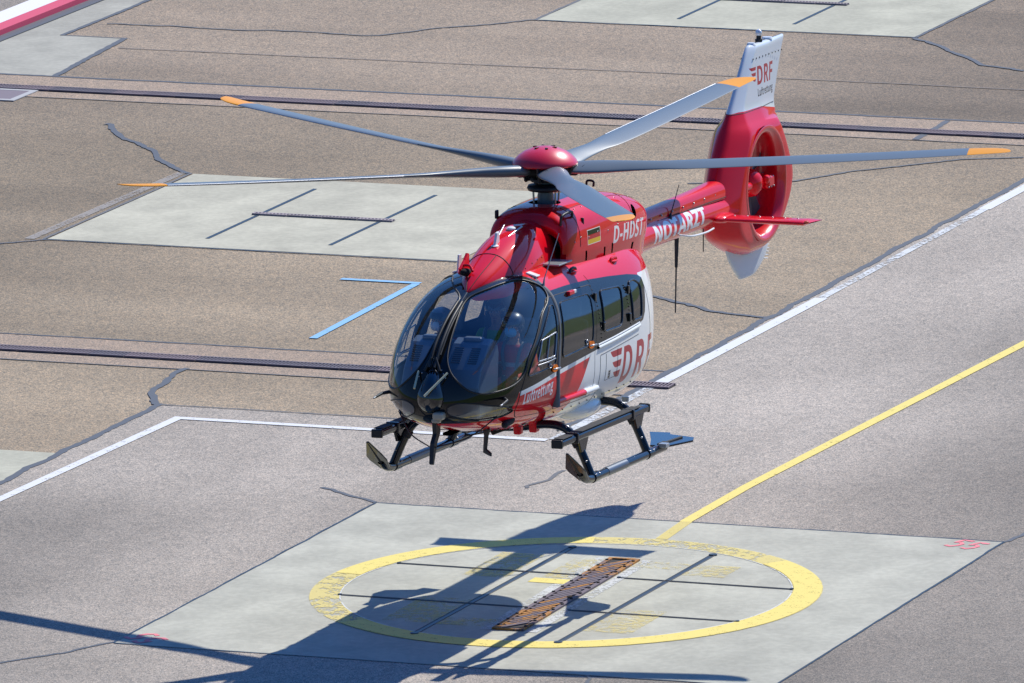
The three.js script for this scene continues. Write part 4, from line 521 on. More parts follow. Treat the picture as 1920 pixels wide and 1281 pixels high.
  const fg = []; for (let k = 0; k <= 40; k++) { const s = 9.3 - 0.0 * k; fg.push(sect(10.85, k / 40)); } add('panel_gap', tube(fg, 0.004, 80, 6, true), P.seam, fin);
}
{ // stabiliser through the boom
  const NX = 40; const st = add('stabiliser', soupGeo(gridSoup(NX, 36, (u, v) => { const x = lerp(-1.34, 1.34, u), a = v * Math.PI * 2, c = Math.cos(a), e = Math.min(1, (1.34 - Math.abs(x)) / 0.03 + 0.15), zl = -5.16 - 0.03 * Math.abs(x), zt = -5.60, sk = 0; return V(x + (Math.abs(x) > 1.2 ? Math.sign(x) * (Math.abs(x) - 1.2) * 0.5 * ((1 - c) / 2 - 0.5) : 0), 2.06 + (v === 0 || v === 1 || v === 0.5 ? 0 : 0.036 * Math.sin(a) * (1 + 0.35 * c) * e), lerp(zl, zt, (1 - c) / 2)); }, true)), P.red);
  for (const s of [1, -1]) { add('root_fairing', ball(0.08, 0.2 * s, 2.06, -5.36, 1.6, 0.75, 3.2, 20), P.red, st); add('position_light', ball(0.028, 1.30 * s, 2.075, -5.24, 1.2, 0.8, 1.4, 12), s > 0 ? glossy({ color: rgb(0.7, 0.1, 0.03) }) : P.greenLens, st); }
  const rv = []; for (let k = 0; k < 6; k++) for (const s of [1, -1]) rv.push(ball(0.012, s * (0.35 + k * 0.16), 2.098, -5.34 - 0.01 * (k % 2), 1, 0.7, 1, 6)); add('fasteners', merge(rv), P.steel, st);
}

// ------------------------------------------------------------------ helicopter: skids
for (const side of [1, -1]) {
  const X = (x) => x * side, skid = add('landing_skid', tube([V(X(1.22), 0.075, -0.62), V(X(1.22), 0.072, 0.2), V(X(1.22), 0.072, 1.2), V(X(1.22), 0.075, 1.75), V(X(1.22), 0.12, 1.95), V(X(1.22), 0.19, 2.05)], 0.052, 60, 16), P.skid);
  const grip = new THREE.CylinderGeometry(0.0545, 0.0545, 0.62, 20); grip.rotateX(Math.PI / 2); grip.translate(X(1.22), 0.0735, 0.95); add('wear_sleeve', grip, new THREE.MeshStandardMaterial({ color: rgb(0.15, 0.17, 0.20), roughness: 0.4, metalness: 0.7 }), skid);
  for (const z of [1.62, -0.12]) { const g = new THREE.CylinderGeometry(0.062, 0.062, 0.16, 18); g.rotateX(Math.PI / 2); g.translate(X(1.22), 0.075, z); add('skid_saddle', g, P.skid, skid); add('bolts', merge([-0.05, 0.05].flatMap((d) => [ball(0.014, X(1.17), 0.115, z + d, 1, 1, 1, 8), ball(0.014, X(1.265), 0.11, z + d, 1, 1, 1, 8)])), P.steel, skid); }
  // toe plate that rises in front, heel plate that lies flat behind
  const toe = slab(poly([[-0.055, 0], [0.055, 0], [0.09, 0.22], [0.075, 0.34], [0.012, 0.66], [-0.012, 0.66], [-0.13, 0.30], [-0.12, 0.2]]), 0.012, 0.004); toe.rotateX(Math.PI / 2 - 0.62); toe.translate(X(1.22), 0.09, 1.93); add('toe_plate', toe, P.skid, skid); add('toe_rib', rod(V(X(1.22), 0.13, 2.0), V(X(1.22), 0.45, 2.46), 0.02, 0.006), P.skidGrip, skid);
  const heelPts = [[0.78, -1.33], [1.02, -1.36], [1.06, -1.25], [1.40, -1.13], [1.46, -0.94], [1.31, -0.45], [1.12, -0.45], [0.98, -0.85]], heel = slab(poly(heelPts.map(([x, z]) => [X(x), -z])), 0.014, 0.005); heel.rotateX(-Math.PI / 2); heel.translate(0, 0.10, 0); add('heel_plate', heel, P.skid, skid); add('heel_bracket', merge([rbox(0.07, 0.05, 0.2, 0.012, X(1.22), 0.11, -0.58), rod(V(X(1.22), 0.12, -0.5), V(X(1.28), 0.125, -1.05), 0.016)]), P.skidGrip, skid); add('white_tag', rbox(0.1, 0.05, 0.12, 0.01, X(1.29), 0.125, -0.44), P.grey, skid);
  // boarding step along the skid legs
  const step = add('boarding_step', rbox(0.13, 0.085, 2.78, 0.03, X(1.10), 0.575, 1.08, 3), P.skid); add('tread', merge([rbox(0.115, 0.012, 0.34, 0.004, X(1.10), 0.628, 2.27), rbox(0.115, 0.012, 2.0, 0.004, X(1.10), 0.628, 0.98)]), P.skidGrip, step); for (const z of [1.72, -0.06]) { const br = slab(poly([[-0.16, 0.05], [0.16, 0.05], [0.06, -0.12], [-0.06, -0.12]]), 0.02, 0.004); br.rotateY(-Math.PI / 2); br.translate(X(1.13), 0.50, z); add('step_bracket', br, P.skid, step); add('clamp', rbox(0.16, 0.125, 0.05, 0.015, X(1.10), 0.575, z + 0.28), P.skid, step); }
  for (const z of [2.475, -0.315]) add('end_cap', rbox(0.135, 0.10, 0.045, 0.015, X(1.10), 0.575, z), P.rubber, step);
}
for (const z of [1.70, -0.08]) { const pts = [V(-1.22, 0.09, z), V(-1.10, 0.36, z), V(-0.99, 0.55, z), V(-0.86, 0.645, z), V(-0.66, 0.665, z), V(-0.40, 0.625, z), V(0, 0.60, z), V(0.40, 0.625, z), V(0.66, 0.665, z), V(0.86, 0.645, z), V(0.99, 0.55, z), V(1.10, 0.36, z), V(1.22, 0.09, z)]; const ct = add('cross_tube', tube(pts, 0.05, 120, 14), P.skid); for (const s of [1, -1]) { add('tube_clamp', rbox(0.09, 0.13, 0.13, 0.02, 0.52 * s, 0.63, z), z > 0 ? P.red : P.dark, ct); add('leg_collar', rod(V(1.02 * s, 0.50, z), V(1.06 * s, 0.43, z), 0.058), P.skidGrip, ct); add('bolts', merge([ball(0.016, 0.93 * s, 0.655, z + 0.03, 1, 1, 1, 8), ball(0.014, 1.17 * s, 0.27, z + 0.045, 1, 1, 1, 8)]), P.steel, ct); } }

// ------------------------------------------------------------------ helicopter: nose and belly fittings
{ const nose = add('nose_fairing', soupGeo(gridSoup(26, 40, (u, v) => { const a = v * Math.PI * 2, b = u * Math.PI, r = Math.sin(b), up = Math.cos(b), k = lerp(0.175, 0.10, sstep(0, 1, (up + 1) / 2)), y = 1.30 + 0.27 * up; return V(k * 1.02 * r * (v === 0 || v === 1 ? 1 : Math.cos(a)) * (1 + 0.12 * (1 - up)), y, podZ(0, clamp(y, 1.16, 2.0)) - 0.07 + 0.20 * r * Math.sin(a) * lerp(1.15, 0.7, (up + 1) / 2)); }, true)), P.black);
  add('landing_light', merge([rbox(0.13, 0.09, 0.12, 0.03, 0.12, 1.02, 3.62), rbox(0.10, 0.05, 0.08, 0.02, 0.08, 0.96, 3.60)]), new THREE.MeshPhysicalMaterial({ color: rgb(0.42, 0.38, 0.30), roughness: 0.35, clearcoat: 0.6 }), nose);
  for (const [a, b] of [[V(0.19, 1.50, 3.56), V(0.02, 1.27, 3.84)], [V(-0.17, 1.50, 3.54), V(-0.15, 1.33, 3.72)]]) { const r = add('temperature_probe', rod(a, b, 0.012, 0.014), new THREE.MeshPhysicalMaterial({ color: rgb(0.62, 0.60, 0.40), roughness: 0.4 }), nose); r.position.set(0, 0, -0.03); }
  for (const s of [1, -1]) { const b = frontPt(0.70, 1.17, s), t = V(b.x + 0.03 * s, b.y - 0.035, b.z + 0.24), pr = add('pitot_probe', merge([rod(b, V(b.x + 0.06 * s, b.y - 0.01, b.z + 0.06), 0.022, 0.018), rod(V(b.x + 0.06 * s, b.y - 0.01, b.z + 0.06), V(b.x + 0.07 * s, b.y - 0.03, b.z + 0.24), 0.017, 0.012)]), P.dark); add('probe_tip', rod(V(b.x + 0.07 * s, b.y - 0.03, b.z + 0.24), V(b.x + 0.072 * s, b.y - 0.033, b.z + 0.29), 0.012, 0.009), P.steel, pr); }
  // wipers and their arms along the centre post
  for (const s of [1, -1]) { const pt = (x, y, o) => { const p = frontPt(x, y, s); p.z += o; p.y += o * 0.6; return p; }; const w = add('wiper', merge([tube([pt(0.03, 1.52, 0.05), pt(0.035, 1.75, 0.06), pt(0.03, 1.98, 0.05), pt(0.025, 2.16, 0.03)], 0.02, 40, 8), rod(pt(0.09, 1.50, 0.02), pt(0.02, 1.62, 0.06), 0.018)]), P.rubber); add('wiper_blade', tube([pt(0.05, 1.66, 0.03), pt(0.045, 1.9, 0.03), pt(0.035, 2.13, 0.02)], 0.011, 30, 6), P.dark, w); }
  add('centre_post', (() => { const q = []; for (let k = 0; k <= 20; k++) { const y = lerp(1.5, 2.24, k / 20); q.push(V(0, y, podZ(0.001, y) + 0.004)); } return tube(q, 0.03, 50, 10); })(), P.frame);
  const bolts = []; for (const [x, y] of [[0.10, 1.52], [0.13, 1.48], [0.16, 1.44], [0.06, 1.46], [0.02, 1.50]]) for (const s of [1, -1]) bolts.push(ball(0.010, ...frontPt(x, y, s).toArray(), 1, 1, 1, 8)); add('fasteners', merge(bolts), P.steel, fuselage);
  const yb = (z, x = 0) => podYb(z, x);
  // lower wire cutter, deflector cables, aerials, belly light
  const wc = slab(poly([[0.10, 0], [-0.10, 0], [-0.06, -0.16], [0.12, -0.42], [0.10, -0.46], [0.22, -0.46], [0.14, -0.38], [0.06, -0.14]]), 0.03, 0.006); const cutm = slab(poly([[-0.06, 0.04], [0.08, 0.04], [0.06, -0.10], [0.14, -0.20], [0.17, -0.42], [0.145, -0.43], [0.04, -0.20], [-0.05, -0.10]]), 0.035, 0.008); cutm.rotateY(-Math.PI / 2); cutm.translate(0.02, yb(3.38) + 0.02, 3.40); add('wire_cutter', cutm, P.dark);
  for (const s of [1, -1]) add('deflector_cable', tube([V(0.60 * s, yb(3.05, 0.60), 3.05), V(0.35 * s, 0.74, 3.30), V(0.03 * s, 0.64, 3.52)], 0.008, 24, 6), P.dark);
  const fa = slab(poly([[-0.07, 0], [0.07, 0], [0.02, -0.08], [-0.015, -0.24], [0.09, -0.27], [0.09, -0.30], [-0.06, -0.28], [-0.04, -0.08]]), 0.018, 0.005); fa.rotateY(-Math.PI / 2 + 0.9); fa.translate(0.36, yb(2.75, 0.36) + 0.01, 2.75); add('hook_antenna', fa, P.dark);
  add('belly_lamp', rbox(0.09, 0.11, 0.10, 0.02, 0.50, yb(2.15, 0.5) - 0.03, 2.15), P.red); add('drain_scoop', rod(V(0.30, yb(2.45, 0.3), 2.45), V(0.52, yb(2.30, 0.52), 2.2), 0.05, 0.004), P.hole, fuselage);
  add('belly_fairing', ball(0.26, 0.52, 0.66, 0.35, 0.9, 0.55, 1.9, 28), P.white, fuselage); add('belly_fairing', ball(0.26, -0.52, 0.66, 0.35, 0.9, 0.55, 1.9, 28), P.white, fuselage);
  add('belly_antenna', merge([rbox(0.03, 0.10, 0.2, 0.01, 0.55, 0.52, 0.95), rbox(0.08, 0.06, 0.05, 0.01, 0.62, 0.55, -0.95)]), P.grey, fuselage);
}

// ------------------------------------------------------------------ helicopter: main rotor
{ const tilt = new THREE.Quaternion().setFromAxisAngle(V(1, 0, 0), THREE.MathUtils.degToRad(1.5)), rotor = heli;
  const put = (m, q = tilt) => { m.position.set(0, 3.44, 0); m.quaternion.copy(q); return m; };
  const lathe = (pts, n = 48) => new THREE.LatheGeometry(pts.map(([r, y]) => new THREE.Vector2(r, y)), n);
  const mast = put(add('rotor_mast', lathe([[0.0, -0.62], [0.095, -0.62], [0.095, -0.40], [0.085, -0.36], [0.085, -0.12], [0.13, -0.08], [0.15, 0.0], [0.0, 0.05]]), P.blade));
  put(add('swashplate', merge([lathe([[0.09, -0.36], [0.20, -0.34], [0.215, -0.31], [0.20, -0.28], [0.09, -0.26]]), lathe([[0.09, -0.245], [0.17, -0.235], [0.185, -0.21], [0.16, -0.18], [0.09, -0.17]]), ...[0, 1, 2, 3, 4].map((k) => { const a = k * 1.2566 + 0.45; return rbox(0.06, 0.05, 0.06, 0.012, 0.2 * Math.cos(a), -0.21, 0.2 * Math.sin(a)); })]), P.dark));
  add('control_rods', merge([0.5, 2.1, 3.9, 5.4].map((a) => rod(V(0.16 * Math.cos(a), -0.66, 0.16 * Math.sin(a)), V(0.18 * Math.cos(a), -0.32, 0.18 * Math.sin(a)), 0.012))), P.steel, mast);
  const cap = put(add('hub_cap', lathe([[0.335, -0.045], [0.374, -0.04], [0.382, -0.02], [0.36, 0.02], [0.305, 0.075], [0.235, 0.122], [0.15, 0.155], [0.07, 0.172], [0, 0.176]], 72), P.red)); cap.material = new THREE.MeshPhysicalMaterial({ color: RED, roughness: 0.35, clearcoat: 1, clearcoatRoughness: 0.07, side: THREE.DoubleSide });
  add('cap_rim', (() => { const q = []; for (let k = 0; k < 6; k++) { const a = k * Math.PI / 3; const g = rbox(0.05, 0.012, 0.03, 0.004); g.rotateY(-a); g.translate(0.12 * Math.cos(a), 0.164, 0.12 * Math.sin(a)); q.push(g); } return merge(q); })(), P.seam, cap);
  put(add('hub_star', merge([0, 1, 2, 3, 4].map((k) => { const g = rbox(0.34, 0.10, 0.16, 0.03, 0.22, -0.11, 0); g.rotateY(0.227 + k * 1.256637); return g; })), P.dark));
  // one blade: broad cuff at the root, even chord, swept tip
  const BL = spline([[0.24, 0.09, 0.05, 0.0, 0.10], [0.34, 0.15, 0.06, 0.0, 0.12], [0.60, 0.165, 0.062, 0.0, 0.14], [0.95, 0.135, 0.05, 0.0, 0.17], [1.35, 0.125, 0.034, 0.0, 0.17], [1.7, 0.155, 0.024, 0.0, 0.16], [2.2, 0.165, 0.021, 0, 0.145], [3.2, 0.165, 0.019, 0, 0.115], [4.3, 0.165, 0.017, 0, 0.085], [4.85, 0.160, 0.015, 0, 0.07], [5.1, 0.15, 0.013, 0.01, 0.06], [5.28, 0.12, 0.010, 0.045, 0.055], [5.37, 0.075, 0.007, 0.085, 0.05], [5.40, 0.02, 0.003, 0.12, 0.05]]);
  const air = (s, v) => { const [r, c, t, sw, tw] = BL(s), a = v * Math.PI * 2, cx = Math.cos(a), x = c * cx, y = v === 0 || v === 0.5 || v === 1 ? 0 : t * Math.sin(a) * (1 + 0.45 * cx), droop = -0.085 + 0.042 * (r - 0.4) + 0.0022 * r * r; return V(r, y * Math.cos(tw) + x * Math.sin(tw) + droop, -x * Math.cos(tw) + y * Math.sin(tw) + sw); };
  const SPLIT = 9.14;   // the last half metre is orange
  const body = soupGeo(gridSoup(70, 32, (u, v) => air(u * SPLIT, v))), tip = soupGeo(gridSoup(30, 32, (u, v) => air(lerp(SPLIT, 13, u), v)));
  const edge = (() => { const q = []; for (let k = 0; k <= 30; k++) { const p = air(lerp(5.5, SPLIT, k / 30), 0); p.z -= 0.0; q.push(p); } return tube(q, 0.008, 40, 6); })();
  for (let k = 0; k < 5; k++) {
    const b = put(add('rotor_blade', body, P.blade), tilt.clone().multiply(new THREE.Quaternion().setFromAxisAngle(V(0, 1, 0), (13 + 72 * k) * Math.PI / 180)));
    add('blade_tip', tip, P.amber, b); add('blade_edge', edge, P.steel, b);
    add('damper', merge([rod(V(0.42, -0.06, 0.03), V(0.46, -0.12, 0.03), 0.055), rod(V(0.30, -0.13, 0.13), V(0.34, -0.03, 0.14), 0.02)]), P.dark, b);
    add('pitch_link', merge([rod(V(0.20, -0.22, 0.10), V(0.30, -0.02, 0.15), 0.013), ball(0.025, 0.20, -0.22, 0.10, 1, 1, 1, 10)]), P.dark, b);
  }
}
// ------------------------------------------------------------------ helicopter: cabin
{ const fl = []; for (let k = 0; k < 26; k++) { const z0 = -1.45 + k * 0.175, w = Math.min(podX(z0, 0.74), podX(z0 + 0.175, 0.74)) - 0.045; fl.push(box(w * 2, 0.03, 0.175, 0, 0.725, z0 + 0.0875)); } add('cabin_floor', merge(fl), P.lining);
  const bw = []; for (let k = 0; k < 16; k++) { const y0 = 0.74 + k * 0.1, w = Math.min(podX(-1.42, y0), podX(-1.42, y0 + 0.1)) - 0.05; if (w > 0.05) bw.push(box(w * 2, 0.1, 0.03, 0, y0 + 0.05, -1.42)); } add('rear_bulkhead', merge(bw), new THREE.MeshStandardMaterial({ color: rgb(0.16, 0.17, 0.18), roughness: 0.8 }));
  // instrument panel with its hood, vents and screens
  const prof = poly([[2.74, 0.98], [2.68, 1.62], [2.72, 1.73], [2.84, 1.775], [2.96, 1.73], [3.20, 1.48], [3.29, 1.30], [3.24, 0.98]]);
  for (const [x0, x1] of [[-0.47, -0.03], [0.03, 0.47]]) {
    const hg = new THREE.ExtrudeGeometry(prof, { depth: x1 - x0 - 0.05, bevelEnabled: true, bevelSize: 0.025, bevelThickness: 0.025, bevelSegments: 4 }); hg.rotateY(-Math.PI / 2); hg.translate(x1 - 0.025, 0, 0); const h = add('instrument_panel', hg, P.panel);
    const sl = []; for (let k = 0; k < 8; k++) for (const c of [0.24, 0.7]) { const q = 0.16 + k * 0.085, g = rbox(0.11, 0.012, 0.016, 0.004); g.rotateX(0.76); g.translate(lerp(x0, x1, c), lerp(1.73, 1.48, q) + 0.020, lerp(2.96, 3.20, q) + 0.02); sl.push(g); } add('vent_slots', merge(sl), P.rubber, h);
    const v = rbox(0.22, 0.05, 0.12, 0.02, (x0 + x1) / 2, 1.795, 2.87); add('vent_cover', v, P.panel, h); add('screen', merge([rbox(0.18, 0.22, 0.012, 0.006, lerp(x0, x1, 0.27), 1.45, 2.676), rbox(0.18, 0.22, 0.012, 0.006, lerp(x0, x1, 0.75), 1.45, 2.676)]), new THREE.MeshPhysicalMaterial({ color: rgb(0.01, 0.015, 0.02), roughness: 0.1 }), h);
    add('panel_lip', tube([V(x0, 1.72, 2.72), V((x0 + x1) / 2, 1.785, 2.75), V(x1, 1.72, 2.72)], 0.014, 20, 8), P.frame, h);
  }
  add('centre_console', rbox(0.26, 0.42, 1.1, 0.04, 0, 0.94, 2.2), P.panel);
  for (const x of [-0.44, 0.44]) add('control_stick', merge([tube([V(x, 0.74, 2.62), V(x, 1.0, 2.58), V(x * 0.98, 1.16, 2.46), V(x, 1.26, 2.44)], 0.016, 24, 8), ball(0.032, x, 1.28, 2.44, 1, 1.7, 1.1, 12)]), P.rubber);
  for (const [x, z] of [[-0.45, 2.08], [0.45, 2.08], [-0.42, 0.55], [0.42, 0.55], [-0.04, 1.40]]) { const s = add('seat', merge([rbox(0.46, 0.12, 0.46, 0.05, x, 1.0, z), rbox(0.44, 0.62, 0.10, 0.05, x, 1.36, z - 0.25)]), P.lining); add('headrest', rbox(0.26, 0.2, 0.08, 0.035, x, 1.80, z - 0.27), P.lining, s); add('seat_base', rbox(0.34, 0.22, 0.36, 0.03, x, 0.84, z), P.dark, s); }
  // pillars behind the front doors and the overhead console
  for (const s of [1, -1]) add('door_pillar', tube([V(0.84 * s, 0.9, 1.84), V(0.85 * s, 1.35, 1.86), V(0.80 * s, 1.8, 1.70), V(0.69 * s, 2.1, 1.62), V(0.45 * s, 2.31, 1.6)], 0.05, 40, 10), P.lining);
  add('overhead_console', rbox(0.5, 0.06, 0.6, 0.025, 0, 2.27, 1.75), P.panel);
  add('medical_rack', merge([rbox(0.5, 0.5, 0.9, 0.03, -0.5, 1.0, -0.6), rbox(0.4, 0.35, 0.3, 0.03, 0.45, 1.5, -1.2)]), new THREE.MeshStandardMaterial({ color: rgb(0.22, 0.24, 0.26), roughness: 0.6 }));
}

// ------------------------------------------------------------------ crew
function capsuleField(bones, k = 0.02) {
  return (x, y, z) => { let acc = 0; for (const [ax, ay, az, ra, bx, by, bz, rb] of bones) { const dx = bx - ax, dy = by - ay, dz = bz - az, l2 = dx * dx + dy * dy + dz * dz || 1e-9, t = clamp(((x - ax) * dx + (y - ay) * dy + (z - az) * dz) / l2, 0, 1), d = Math.hypot(x - ax - dx * t, y - ay - dy * t, z - az - dz * t) - lerp(ra, rb, t); acc += Math.exp(-Math.min(d, 1.5) / k); } return -k * Math.log(acc); };
}
function fieldGeo(f, c, half, cell, color) {
  const N = Math.ceil(half * 2 / cell), mc = new MarchingCubes(N, new THREE.MeshStandardMaterial(), false, false, 120000);
  mc.isolation = 0;
  for (let z = 0; z < N; z++) for (let y = 0; y < N; y++) for (let x = 0; x < N; x++) mc.field[x + y * N + z * N * N] = -f(c[0] + (x - N / 2) * 2 / N * half, c[1] + (y - N / 2) * 2 / N * half, c[2] + (z - N / 2) * 2 / N * half);
  mc.update();
  const n = mc.count, P_ = new Float32Array(n * 3), N_ = new Float32Array(n * 3), C_ = new Float32Array(n * 3), e = 0.003;
  for (let i = 0; i < n; i++) { const x = c[0] + mc.positionArray[i * 3] * half, y = c[1] + mc.positionArray[i * 3 + 1] * half, z = c[2] + mc.positionArray[i * 3 + 2] * half; P_.set([x, y, z], i * 3); const g = V(f(x + e, y, z) - f(x - e, y, z), f(x, y + e, z) - f(x, y - e, z), f(x, y, z + e) - f(x, y, z - e)).normalize(); N_.set(g.toArray(), i * 3); C_.set(color(x, y, z), i * 3); }
  const a = V(0, 0, 0), b = V(0, 0, 0), d = V(0, 0, 0);
  for (let i = 0; i < n; i += 3) { a.fromArray(P_, i * 3); b.fromArray(P_, i * 3 + 3); d.fromArray(P_, i * 3 + 6); if (b.clone().sub(a).cross(d.clone().sub(a)).dot(V(N_[i * 3], N_[i * 3 + 1], N_[i * 3 + 2])) < 0) for (const A of [P_, N_, C_]) for (let k = 0; k < 3; k++) { const q = A[i * 3 + 3 + k]; A[i * 3 + 3 + k] = A[i * 3 + 6 + k]; A[i * 3 + 6 + k] = q; } }
  const g = new THREE.BufferGeometry(); g.setAttribute('position', new THREE.BufferAttribute(P_, 3)); g.setAttribute('normal', new THREE.BufferAttribute(N_, 3)); g.setAttribute('color', new THREE.BufferAttribute(C_, 3)); return g;
}
const SKIN = [0.50, 0.27, 0.19], skinTone = () => SKIN;
function handBones(w, dir, palmN, s, curl) {   // wrist, direction of the fingers, palm normal, side of the thumb
  const d = V(...dir).normalize(), n = V(...palmN).normalize(), t = d.clone().cross(n).normalize().multiplyScalar(s), at = (a, b, c) => V(...w).addScaledVector(d, a).addScaledVector(t, b).addScaledVector(n, c), B = [], seg = (a, b, r, q) => B.push([a.x, a.y, a.z, r, b.x, b.y, b.z, q]);
  seg(at(0, 0, 0), at(0.04, 0, 0), 0.026, 0.028); for (const b of [-0.027, -0.009, 0.009, 0.027]) seg(at(0.03, b * 0.7, 0), at(0.088, b, 0.002), 0.016, 0.0125);
  [[-0.03, 0.058], [-0.01, 0.072], [0.01, 0.078], [0.03, 0.07]].forEach(([b, L]) => { const p0 = at(0.09, b, 0), p1 = at(0.09 + L * 0.45, b * 1.12, L * 0.28 * curl), p2 = at(0.09 + L * 0.68, b * 1.15, L * 0.75 * curl), p3 = at(0.09 + L * 0.66, b * 1.12, L * 1.05 * curl); seg(p0, p1, 0.0098, 0.0088); seg(p1, p2, 0.0088, 0.0080); seg(p2, p3, 0.0080, 0.0072); });
  seg(at(0.02, 0.028, 0.008), at(0.055, 0.058, 0.02), 0.014, 0.0105); seg(at(0.055, 0.058, 0.02), at(0.085, 0.062, 0.035), 0.0105, 0.0085);
  return B;
}
function crew(local, o, label, group) {
  const t = new THREE.Group(); t.name = numbered('person'); heli.updateMatrixWorld(true); t.position.copy(V(...local).applyMatrix4(heli.matrixWorld)); t.quaternion.copy(heli.quaternion); scene.add(t); tag(t, label, 'person');
  const L = o.arms, B = [[0, 0.06, 0.02, 0.145, 0, 0.24, -0.02, 0.135], [0, 0.24, -0.02, 0.135, 0, 0.40, -0.04, 0.155], [-0.09, 0.42, -0.04, 0.10, 0.09, 0.42, -0.04, 0.10], [0, 0.46, -0.035, 0.08, 0, 0.57, -0.015, 0.056]];
  for (const s of [1, -1]) { const [el, wr] = s > 0 ? L.left : L.right; B.push([0.17 * s, 0.455, -0.04, 0.078, el[0], el[1], el[2], 0.056], [el[0], el[1], el[2], 0.055, wr[0], wr[1], wr[2], 0.036], [0.10 * s, 0.03, 0.03, 0.105, 0.17 * s, 0.11, 0.47, 0.075], [0.17 * s, 0.11, 0.47, 0.072, 0.16 * s, -0.24, 0.56, 0.05], [0.16 * s, -0.26, 0.55, 0.05, 0.165 * s, -0.29, 0.72, 0.04]); }
  const suit = o.suit, f = capsuleField(B, 0.018);
  const bodyG = fieldGeo(f, [0, 0.16, 0.2], 0.62, 0.0155, (x, y, z) => (y > 0.52 && Math.hypot(x, z) < 0.12 ? SKIN : y < -0.2 ? [0.02, 0.02, 0.022] : suit(x, y, z)));
  // head: skull, jaw, nose, ears, turned on the neck
  const H = [[0, 0.09, -0.015, 0.088, 0, 0.06, 0.005, 0.084], [0, 0.03, 0.025, 0.062, 0, -0.035, 0.045, 0.040], [0, 0.055, 0.088, 0.010, 0, 0.012, 0.108, 0.0145], [-0.03, 0.02, 0.065, 0.024, 0.03, 0.02, 0.065, 0.024], [0, -0.02, 0.078, 0.014, 0, -0.028, 0.08, 0.012], [0.083, 0.04, -0.01, 0.012, 0.086, 0.01, -0.005, 0.010], [-0.083, 0.04, -0.01, 0.012, -0.086, 0.01, -0.005, 0.010], [0, -0.05, -0.005, 0.055, 0, -0.16, -0.03, 0.055]];
  const headG = fieldGeo(capsuleField(H, 0.008), [0, 0.0, 0.01], 0.2, 0.0045, (x, y, z) => (z > 0.06 && Math.abs(y - 0.05) < 0.010 && Math.abs(Math.abs(x) - 0.032) < 0.016 ? (Math.abs(Math.abs(x) - 0.032) < 0.007 ? [0.03, 0.02, 0.015] : [0.6, 0.58, 0.55]) : z > 0.06 && Math.abs(y + 0.024) < 0.006 && Math.abs(x) < 0.025 ? [0.38, 0.12, 0.10] : SKIN));
  const turn = new THREE.Euler(o.pitch ?? 0.1, o.yaw ?? 0, 0), hm = new THREE.Matrix4().makeRotationFromEuler(turn).setPosition(0, 0.70, 0.015), place = (g) => g.applyMatrix4(hm);
  place(headG);
  const hands = [1, -1].map((s) => { const [el, wr, dir, nrm] = s > 0 ? L.left : L.right; const b = handBones(wr, dir, nrm, s, 0.75); return fieldGeo(capsuleField(b, 0.004), [wr[0] + dir[0] * 0.07, wr[1] + dir[1] * 0.07, wr[2] + dir[2] * 0.07], 0.14, 0.0042, skinTone); });
  const all = mergeGeometries([bodyG, headG, ...hands]);
  mesh('body', all, new THREE.MeshStandardMaterial({ vertexColors: true, roughness: 0.75 }), t);
  const hel = new THREE.SphereGeometry(0.128, 36, 24, 0, Math.PI * 2, 0, Math.PI * 0.60); hel.rotateX(-0.42); hel.scale(0.98, 0.98, 1.14); hel.translate(0, 0.065, -0.01); mesh('helmet', place(hel), o.helmet, t);
  const ear = merge([1, -1].map((s) => ball(0.05, 0.102 * s, 0.02, 0.0, 0.55, 1.15, 1, 16))); mesh('ear_cup', place(ear), o.helmet, t);
  const vis = new THREE.SphereGeometry(0.134, 30, 14, Math.PI * 0.14, Math.PI * 0.72, Math.PI * 0.28, Math.PI * 0.18); vis.scale(0.98, 0.98, 1.12); vis.translate(0, 0.065, -0.008); mesh('visor', place(vis), new THREE.MeshPhysicalMaterial({ color: rgb(0.01, 0.012, 0.016), roughness: 0.1, clearcoat: 1 }), t);
  if (o.mask) { const m = new THREE.SphereGeometry(0.075, 24, 18, Math.PI * 0.06, Math.PI * 0.88, Math.PI * 0.22, Math.PI * 0.56); m.scale(1.02, 0.95, 0.86); m.translate(0, -0.012, 0.062); mesh('face_mask', place(m), new THREE.MeshStandardMaterial({ color: o.mask, roughness: 0.8, side: THREE.DoubleSide }), t); mesh('mask_strap', place(merge([1, -1].map((s) => tube([V(0.07 * s, 0.0, 0.07), V(0.088 * s, 0.012, 0.04), V(0.093 * s, 0.02, 0.0)], 0.003, 10, 5)))), P.white, t); }
  const hz = []; for (const s of [1, -1]) hz.push(tube([V(0.10 * s, 0.52, -0.10), V(0.11 * s, 0.535, 0.01), V(0.10 * s, 0.42, 0.11), V(0.07 * s, 0.24, 0.125)], 0.02, 20, 6)); mesh('harness', merge(hz), P.lining, t);
  return t;
}
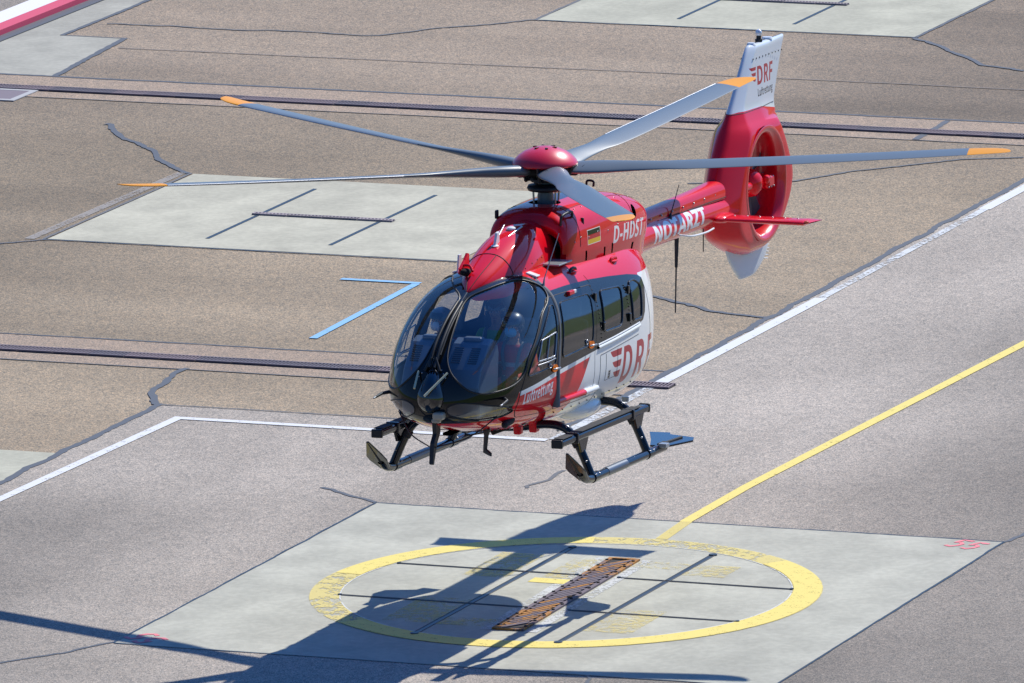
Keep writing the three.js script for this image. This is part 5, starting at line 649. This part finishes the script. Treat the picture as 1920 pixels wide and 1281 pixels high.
const redSuit = (x, y, z) => (Math.abs(y - 0.30) < 0.02 && Math.abs(x) < 0.2 ? [0.5, 0.5, 0.48] : [0.62, 0.05, 0.06]);
const stickArms = { left: [[0.27, 0.23, 0.10], [0.20, 0.10, 0.32], [-0.1, -0.2, 1], [0, -1, -0.2]], right: [[-0.27, 0.23, 0.10], [-0.06, 0.19, 0.36], [0.2, 0.1, 1], [0, -1, -0.2]] };
crew([-0.45, 1.13, 2.12], { suit: redSuit, helmet: new THREE.MeshPhysicalMaterial({ color: rgb(0.10, 0.13, 0.15), roughness: 0.35, clearcoat: 0.7 }), mask: rgb(0.78, 0.80, 0.84), yaw: -0.55, arms: stickArms }, 'person in red flight suit with white face mask and grey helmet, seated on the left');
crew([0.45, 1.12, 2.14], { suit: redSuit, helmet: new THREE.MeshPhysicalMaterial({ color: rgb(0.03, 0.035, 0.04), roughness: 0.35, clearcoat: 0.7 }), mask: rgb(0.18, 0.52, 0.78), yaw: -0.12, pitch: 0.22, arms: { left: [[0.28, 0.22, 0.08], [0.17, 0.19, 0.34], [-0.1, -0.25, 1], [0, -1, -0.3]], right: [[-0.27, 0.22, 0.10], [-0.14, 0.19, 0.36], [0.15, -0.2, 1], [0, -1, -0.2]] } }, 'person in red flight suit with blue face mask and dark helmet, hands on knees');
crew([-0.04, 1.16, 1.45], { suit: (x, y, z) => (y > 0.36 ? (Math.abs(y - 0.40) < 0.018 || Math.abs(Math.abs(x) - 0.12) < 0.02 ? [0.62, 0.64, 0.62] : [0.16, 0.50, 0.06]) : [0.40, 0.03, 0.04]), helmet: new THREE.MeshPhysicalMaterial({ color: rgb(0.06, 0.10, 0.14), roughness: 0.35, clearcoat: 0.7 }), yaw: 0.2, arms: { left: [[0.28, 0.20, 0.06], [0.14, 0.17, 0.34], [-0.15, -0.2, 1], [0, -1, -0.2]], right: [[-0.28, 0.20, 0.06], [-0.14, 0.17, 0.34], [0.15, -0.2, 1], [0, -1, -0.2]] } }, 'person with green reflective shoulders on red suit, seated behind the other two');
renderer.render(scene, camera);
